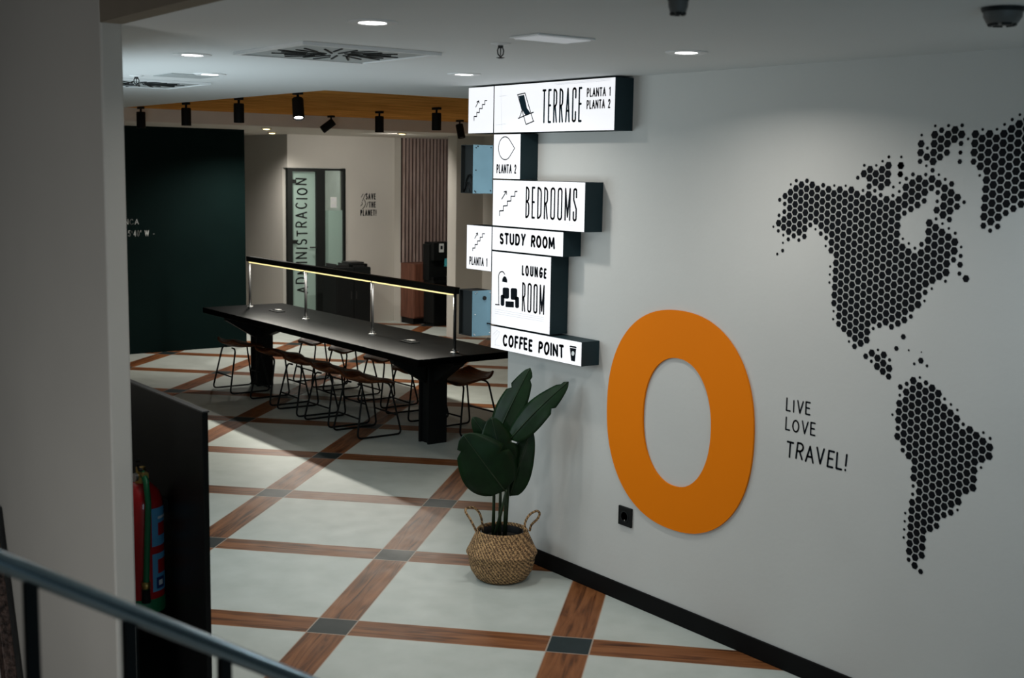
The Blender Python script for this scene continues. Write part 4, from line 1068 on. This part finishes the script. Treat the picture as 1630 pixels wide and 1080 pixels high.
# track spots on the timber ceiling
def track_spot(u, v, label, aim=(0, 0, -1), lit=False, pos=None):
    q = pos or onZ(u, v, ZW)
    t = thing('ceiling_spotlight', label, 'spotlight', (q.x, q.y, ZW), group='black spotlights under the timber ceiling')
    MB().box(q.x - 0.055, q.x + 0.055, q.y - 0.018, q.y + 0.018, ZW - 0.022, ZW - 0.0005).build('mount', M['black'], t)
    aim = Vector(aim).normalized()
    top = Vector((q.x, q.y, ZW - 0.085))
    MB().tube([(q.x, q.y, ZW - 0.02), top + Vector((0, 0, -0.015))], 0.010, 10).build('stem', M['black'], t, smooth=True)
    c0 = top - aim * 0.035; c1 = top + aim * 0.125
    can = auto_smooth(MB().lathe([(0.0, 0), (0.040, 0), (0.044, 0.006), (0.044, 0.16), (0.038, 0.16), (0.036, 0.145), (0.0, 0.145)], c0, 22, axis=aim).build('can', M['black'], t), 40)
    MB().lathe([(0.0, 0.0), (0.034, 0.0), (0.034, 0.003), (0.0, 0.003)], c0 + aim * 0.147, 20, axis=aim).build('lens', M['lamp_disc'] if lit else M['steel'], can)
    if lit: lamp_spot('spot_lamp', c1 + aim * 0.01, c1 + aim, TRACK_W, (1.0, 0.93, 0.82), 60, 0.5, 0.03)
track_spot(224, 170, 'black ceiling spotlight nearest the left wall, pointing straight down')
track_spot(296, 163, 'black ceiling spotlight second from the left, pointing straight down')
track_spot(380, 155, 'black ceiling spotlight third from the left, pointing straight down')
track_spot(474, 146, 'black ceiling spotlight with a glowing lens tilted towards the camera', (0.34, -0.12, -0.93), True)
track_spot(527, 184, 'black ceiling spotlight tilted to the left above the office door', (-0.3, -0.75, -0.62))
track_spot(604, 177, 'black ceiling spotlight pointing down right of the tilted one')
track_spot(695, 171, 'black ceiling spotlight pointing down left of the sign')
track_spot(732, 191, 'black ceiling spotlight behind the sign edge, slightly tilted', (0.25, 0.05, -0.95))

# =================================================================== BACK OF THE LOBBY
# office door set: frame, glass door leaf with lettering, glazed side panel
t = thing('office_door', 'black framed glass office door lettered ADMINISTRACION with a half frosted side pane', 'door', (XB, (YA + YD) / 2, 0))
zt_ = 2.18
y1, y2, y3, y4 = onX(465, 300, XB).y, onX(503, 300, XB).y, onX(517, 300, XB).y, onX(546, 300, XB).y
b = MB()
b.box(XB - 0.06, XB + 0.012, YA, y1, 0, zt_); b.box(XB - 0.06, XB + 0.012, y2, y3, 0, zt_); b.box(XB - 0.06, XB + 0.012, y4, YD, 0, zt_)
b.box(XB - 0.06, XB + 0.012, y1, y2, zt_ - 0.045, zt_); b.box(XB - 0.06, XB + 0.012, y3, y4, zt_ - 0.03, zt_)
b.box(XB - 0.06, XB + 0.012, y3, y4, 0, 0.03)
b.build('frame', M['frame'], t)
dl = MB().box(XB - 0.03, XB - 0.02, y1 + 0.002, y2 - 0.002, 0.01, zt_ - 0.048).build('door_leaf', M['frosted'], t)
for zz in (2.0, 1.18, 0.2):
    MB().box(XB - 0.02, XB + 0.002, y1 - 0.01, y1 + 0.06, zz - 0.025, zz + 0.025).build('hinge', M['frame'], dl)
MB().tube([(XB + 0.03, y2 - 0.11, 1.10), (XB + 0.03, y2 - 0.01, 1.10)], 0.010, 8).build('door_handle', M['dark_steel'], dl, smooth=True)
zl = onX(548, 335, XB - 0.025).z
MB().box(XB - 0.03, XB - 0.02, y3, y4, 0.03, zl).build('frosted_pane', M['frosted'], t)
MB().box(XB - 0.03, XB - 0.02, y3, y4, zl, zt_ - 0.03).build('clear_pane', M['clear'], t)
zA = onX(480, 468, XB - 0.018).z; zN = onX(480, 284, XB - 0.018).z
yl, yr = onX(471, 300, XB - 0.018).y, onX(489, 300, XB - 0.018).y
b = MB(); lettering(b, 'ADMINISTRACION', 0, 0, zN - zA, yr - yl, 0.021, lambda a, c_, d_: (XB - 0.0185 + d_, yr - c_, zA + a), False, 0.05, gap=0.36)
b.build('lettering', M['frame'], dl, fix=False)
nt_o = MB().box(XB - 0.0195, XB - 0.0185, onX(527, 325, XB).y, onX(537, 325, XB).y, onX(532, 331, XB).z, onX(532, 314, XB).z).build('paper_notice', M['paper'], origin=(XB - 0.019, onX(532, 325, XB).y, onX(532, 331, XB).z))
tag(nt_o, 'small printed paper notice stuck on the clear pane beside the office door', 'notice')
b = MB()
nz0, nz1 = onX(532, 331, XB).z, onX(532, 314, XB).z; ny0, ny1 = onX(527.5, 325, XB).y, onX(536.5, 325, XB).y
for f in (0.12, 0.2, 0.28): ribbon(b, [(ny0 + 0.01, nz0 + (nz1 - nz0) * f), (ny1 - 0.01, nz0 + (nz1 - nz0) * f)], 0.008, lambda a, c_, d_: (XB - 0.0178, a, c_))
b.add([(XB - 0.0178, ny0 + 0.012, nz0 + 0.1), (XB - 0.0178, ny1 - 0.012, nz0 + 0.1), (XB - 0.0178, ny1 - 0.02, nz1 - 0.02), (XB - 0.0178, ny0 + 0.03, nz1 - 0.02)], [(0, 1, 2, 3)])
b.build('print', M['ink_grey'], nt_o, fix=False).location = -nt_o.location
lamp_area('office_ceiling_lamp', (-11.4, 4.4, 2.6), (-11.4, 4.4, 0), 1.6, 1.0, 16, (0.95, 1.0, 0.97))

# SAVE THE PLANET decal
t = thing('planet_decal', 'small black SAVE THE PLANET! decal with a hand sketch on the back wall', 'wall decal', (XB, onX(586, 330, XB).y, onX(586, 345, XB).z))
def place_back(a, c_, d_): return (XB + 0.0015 + d_, a, c_)
for s, u0, u1, v0, v1 in (('SAVE', 582, 598, 318, 308), ('THE', 587, 598, 331, 321), ('PLANET!', 573.5, 598, 344, 334)):
    a0, a1 = onX(u0, v0, XB), onX(u1, v0, XB); a2 = onX(u0, v1, XB)
    b = MB(); lettering(b, s, a0.y, a0.z, a1.y - a0.y, a2.z - a0.z, 0.015, place_back, False, 0.0, 0.22); b.build('lettering', M['ink'], t, fix=False)
b = MB()
for l in ([(575, 314), (578, 309)], [(577, 320), (581, 310), (584, 308)], [(574, 328), (577, 325), (576, 322)], [(580, 330), (582, 324), (580, 318)], [(583, 330), (586, 322)], [(577, 333), (580, 329)]):
    ribbon(b, [(onX(u, v, XB).y, onX(u, v, XB).z) for u, v in l], 0.010, place_back)
b.build('hand_sketch', M['ink'], t, fix=False)

# lettering on the green wall
t = thing('wall_coordinates', 'small white lettering NCA and 5º40\' W on the dark green wall', 'wall lettering', (-8.71, onX(215, 365, -8.71).y, onX(215, 377, -8.71).z))
def place_green(a, c_, d_): return (-8.7085 + d_, a, c_)
for s, u0, u1, v0, v1 in (('NCA', 198, 221, 358, 349), ("5º40' W -", 204, 246, 377, 367)):
    a0, a1, a2 = onX(u0, v0, -8.71), onX(u1, v0, -8.71), onX(u0, v1, -8.71)
    ws = [MB()]; lettering(ws[0], s, a0.y, a0.z, a1.y - a0.y, a2.z - a0.z, 0.008, place_green, False, 0.0, 0.30, words=ws)
    for w in ws: w.build('lettering', M['white_ink'], t, fix=False)

# slatted panel
XL = -9.82
ya, yb = onX(637.5, 400, XL).y, onX(725, 400, XL).y
za_, zb_ = onX(660, 417, XL).z, onX(680, 219, XL).z
zb_ = min(zb_, ZS - 0.003)
t = thing('slatted_panel', 'brown vertical wood slat panel on the back wall left of the sign', 'wall panel', (XL, (ya + yb) / 2, za_))
MB().box(XL + 0.0005, XL + 0.012, ya, yb + 0.35, za_, zb_).build('backing', M['slat_back'], t)
k = 0; y = ya + 0.02
while y < yb + 0.33:
    MB().box(XL + 0.012, XL + 0.045, y, y + 0.021, za_, zb_).build('slat', M['slat'], t)
    y += 0.0585
# wooden counter under it
t = thing('wooden_counter', 'reddish brown wooden counter cabinet under the slatted panel', 'cabinet', (XL + 0.2, (ya + yb) / 2, 0))
zc_ = za_ - 0.004
MB().box(XL + 0.002, XL + 0.36, ya + 0.004, yb + 0.35, 0.09, zc_).build('body', M['counter_wood'], t)
MB().box(XL + 0.002, XL + 0.32, ya + 0.02, yb + 0.33, 0, 0.09).build('plinth', M['black'], t)
for i in range(3):
    w_ = (yb + 0.35 - ya) / 3
    d_ = MB().box(XL + 0.362, XL + 0.378, ya + 0.008 + i * w_, ya + (i + 1) * w_ - 0.004, 0.11, zc_ - 0.01).build('door', M['counter_wood'], t, bevel=0.002)
# dark drinks machine on a black stand
XK = -9.15
k0, k1 = onX(690, 500, XK).y, onX(724, 500, XK).y
zk = onX(700, 447, XK).z
t = thing('machine_stand', 'black cabinet stand under the drinks machine in the back corner', 'cabinet', (XK - 0.2, (k0 + k1) / 2, 0))
MB().box(XK - 0.26, XK, k0, k1 + 0.3, 0.04, zk).build('body', M['black'], t, bevel=0.004)
MB().box(XK - 0.24, XK - 0.02, k0 + 0.02, k1 + 0.28, 0, 0.04).build('plinth', M['slot'], t)
MB().box(XK, XK + 0.012, k0 + 0.01, k1 + 0.29, 0.06, zk - 0.02).build('door', M['black_gloss'], t)
z2_ = onX(700, 386, XK - 0.05).z
t = thing('drinks_machine', 'black drinks machine with a white label standing on the black cabinet', 'machine', (XK - 0.15, (k0 + k1) / 2, zk))
MB().box(XK - 0.25, XK - 0.09, k0 - 0.02, k1 + 0.28, zk, z2_ - 0.03).build('column', M['black'], t)
zm = onX(700, 415, XK).z
MB().box(XK - 0.25, XK - 0.01, k0 + 0.0, k1 + 0.29, zm, z2_).build('head', M['black'], t, bevel=0.006)
MB().box(XK - 0.25, XK - 0.01, k0 - 0.0, k1 + 0.29, zk, zk + 0.05).build('drip_tray', M['black_gloss'], t)
q0, q1 = onX(699.5, 402, XK), onX(707, 388, XK)
lb = MB().box(XK - 0.0095, XK - 0.006, q0.y, q1.y, q0.z, q1.z).build('label', M['paper'], t)
MB().box(XK - 0.006, XK - 0.005, q0.y + 0.02, q1.y - 0.02, q0.z + 0.04, q1.z - 0.03).build('label_print', M['ink'], lb)
p0_, p1_ = onX(704, 423, XK + 0.05), onX(723, 411, XK + 0.05)
b = MB(); b.add([(XK + 0.11, p0_.y, p0_.z - 0.003), (XK + 0.11, p1_.y + 0.12, p0_.z - 0.003), (XK - 0.02, p1_.y + 0.14, p1_.z + 0.0), (XK - 0.02, p0_.y + 0.09, p1_.z)] , [(0, 1, 2, 3)])
o = b.build('cyan_tray', M['cyan'], t, fix=False)
so = o.modifiers.new('thickness', 'SOLIDIFY'); so.thickness = 0.012

# black storage cabinet with a tray of things
XQ = -9.2
c0, c1 = onX(535.5, 460, XQ).y, onX(589.5, 460, XQ).y
zq = onX(560, 426, XQ).z
t = thing('storage_cabinet', 'black waist-high storage cabinet in front of the back wall right of the office door', 'cabinet', (XQ - 0.2, (c0 + c1) / 2, 0))
MB().box(XQ - 0.38, XQ, c0, c1, 0.03, zq).build('body', M['black'], t, bevel=0.004)
MB().box(XQ - 0.36, XQ - 0.02, c0 + 0.02, c1 - 0.02, 0, 0.03).build('plinth', M['slot'], t)
for i in range(2):
    w_ = (c1 - c0) / 2
    d_ = MB().box(XQ, XQ + 0.014, c0 + i * w_ + 0.004, c0 + (i + 1) * w_ - 0.004, 0.05, zq - 0.01).build('door', M['black'], t)
    MB().box(XQ + 0.014, XQ + 0.022, c0 + w_ - 0.05 + i * 0.08, c0 + w_ - 0.035 + i * 0.08, 0.45, 0.55).build('handle', M['dark_steel'], d_)
t = thing('desk_tray', 'dark tray standing on the left of the black storage cabinet', 'tray', (XQ - 0.2, c0 + 0.15, zq))
b = MB(); ww = (c1 - c0)
b.box(XQ - 0.33, XQ - 0.05, c0 + 0.02, c0 + ww * 0.42, zq, zq + 0.012)
for s in (0.02, ww * 0.42 - 0.012): b.box(XQ - 0.33, XQ - 0.05, c0 + s, c0 + s + 0.012, zq + 0.012, zq + 0.045)
b.box(XQ - 0.062, XQ - 0.05, c0 + 0.032, c0 + ww * 0.42 - 0.012, zq + 0.012, zq + 0.035)
b.build('tray_body', M['dark_steel'], t)
t = thing('desk_printer', 'flat dark printer standing on the right of the black storage cabinet', 'printer', (XQ - 0.2, c0 + ww * 0.7, zq))
MB().box(XQ - 0.33, XQ - 0.04, c0 + ww * 0.47, c1 - 0.02, zq, zq + 0.04).build('body', M['black_gloss'], t, bevel=0.006)
MB().box(XQ - 0.33, XQ - 0.10, c0 + ww * 0.50, c1 - 0.04, zq + 0.041, zq + 0.062).build('lid', M['dark_steel'], t, bevel=0.004)
MB().box(XQ - 0.039, XQ - 0.02, c0 + ww * 0.52, c1 - 0.08, zq + 0.006, zq + 0.02).build('paper_slot', M['dark_steel'], t)

for o in bpy.data.objects:
    if '_world' in o.keys(): del o['_world']
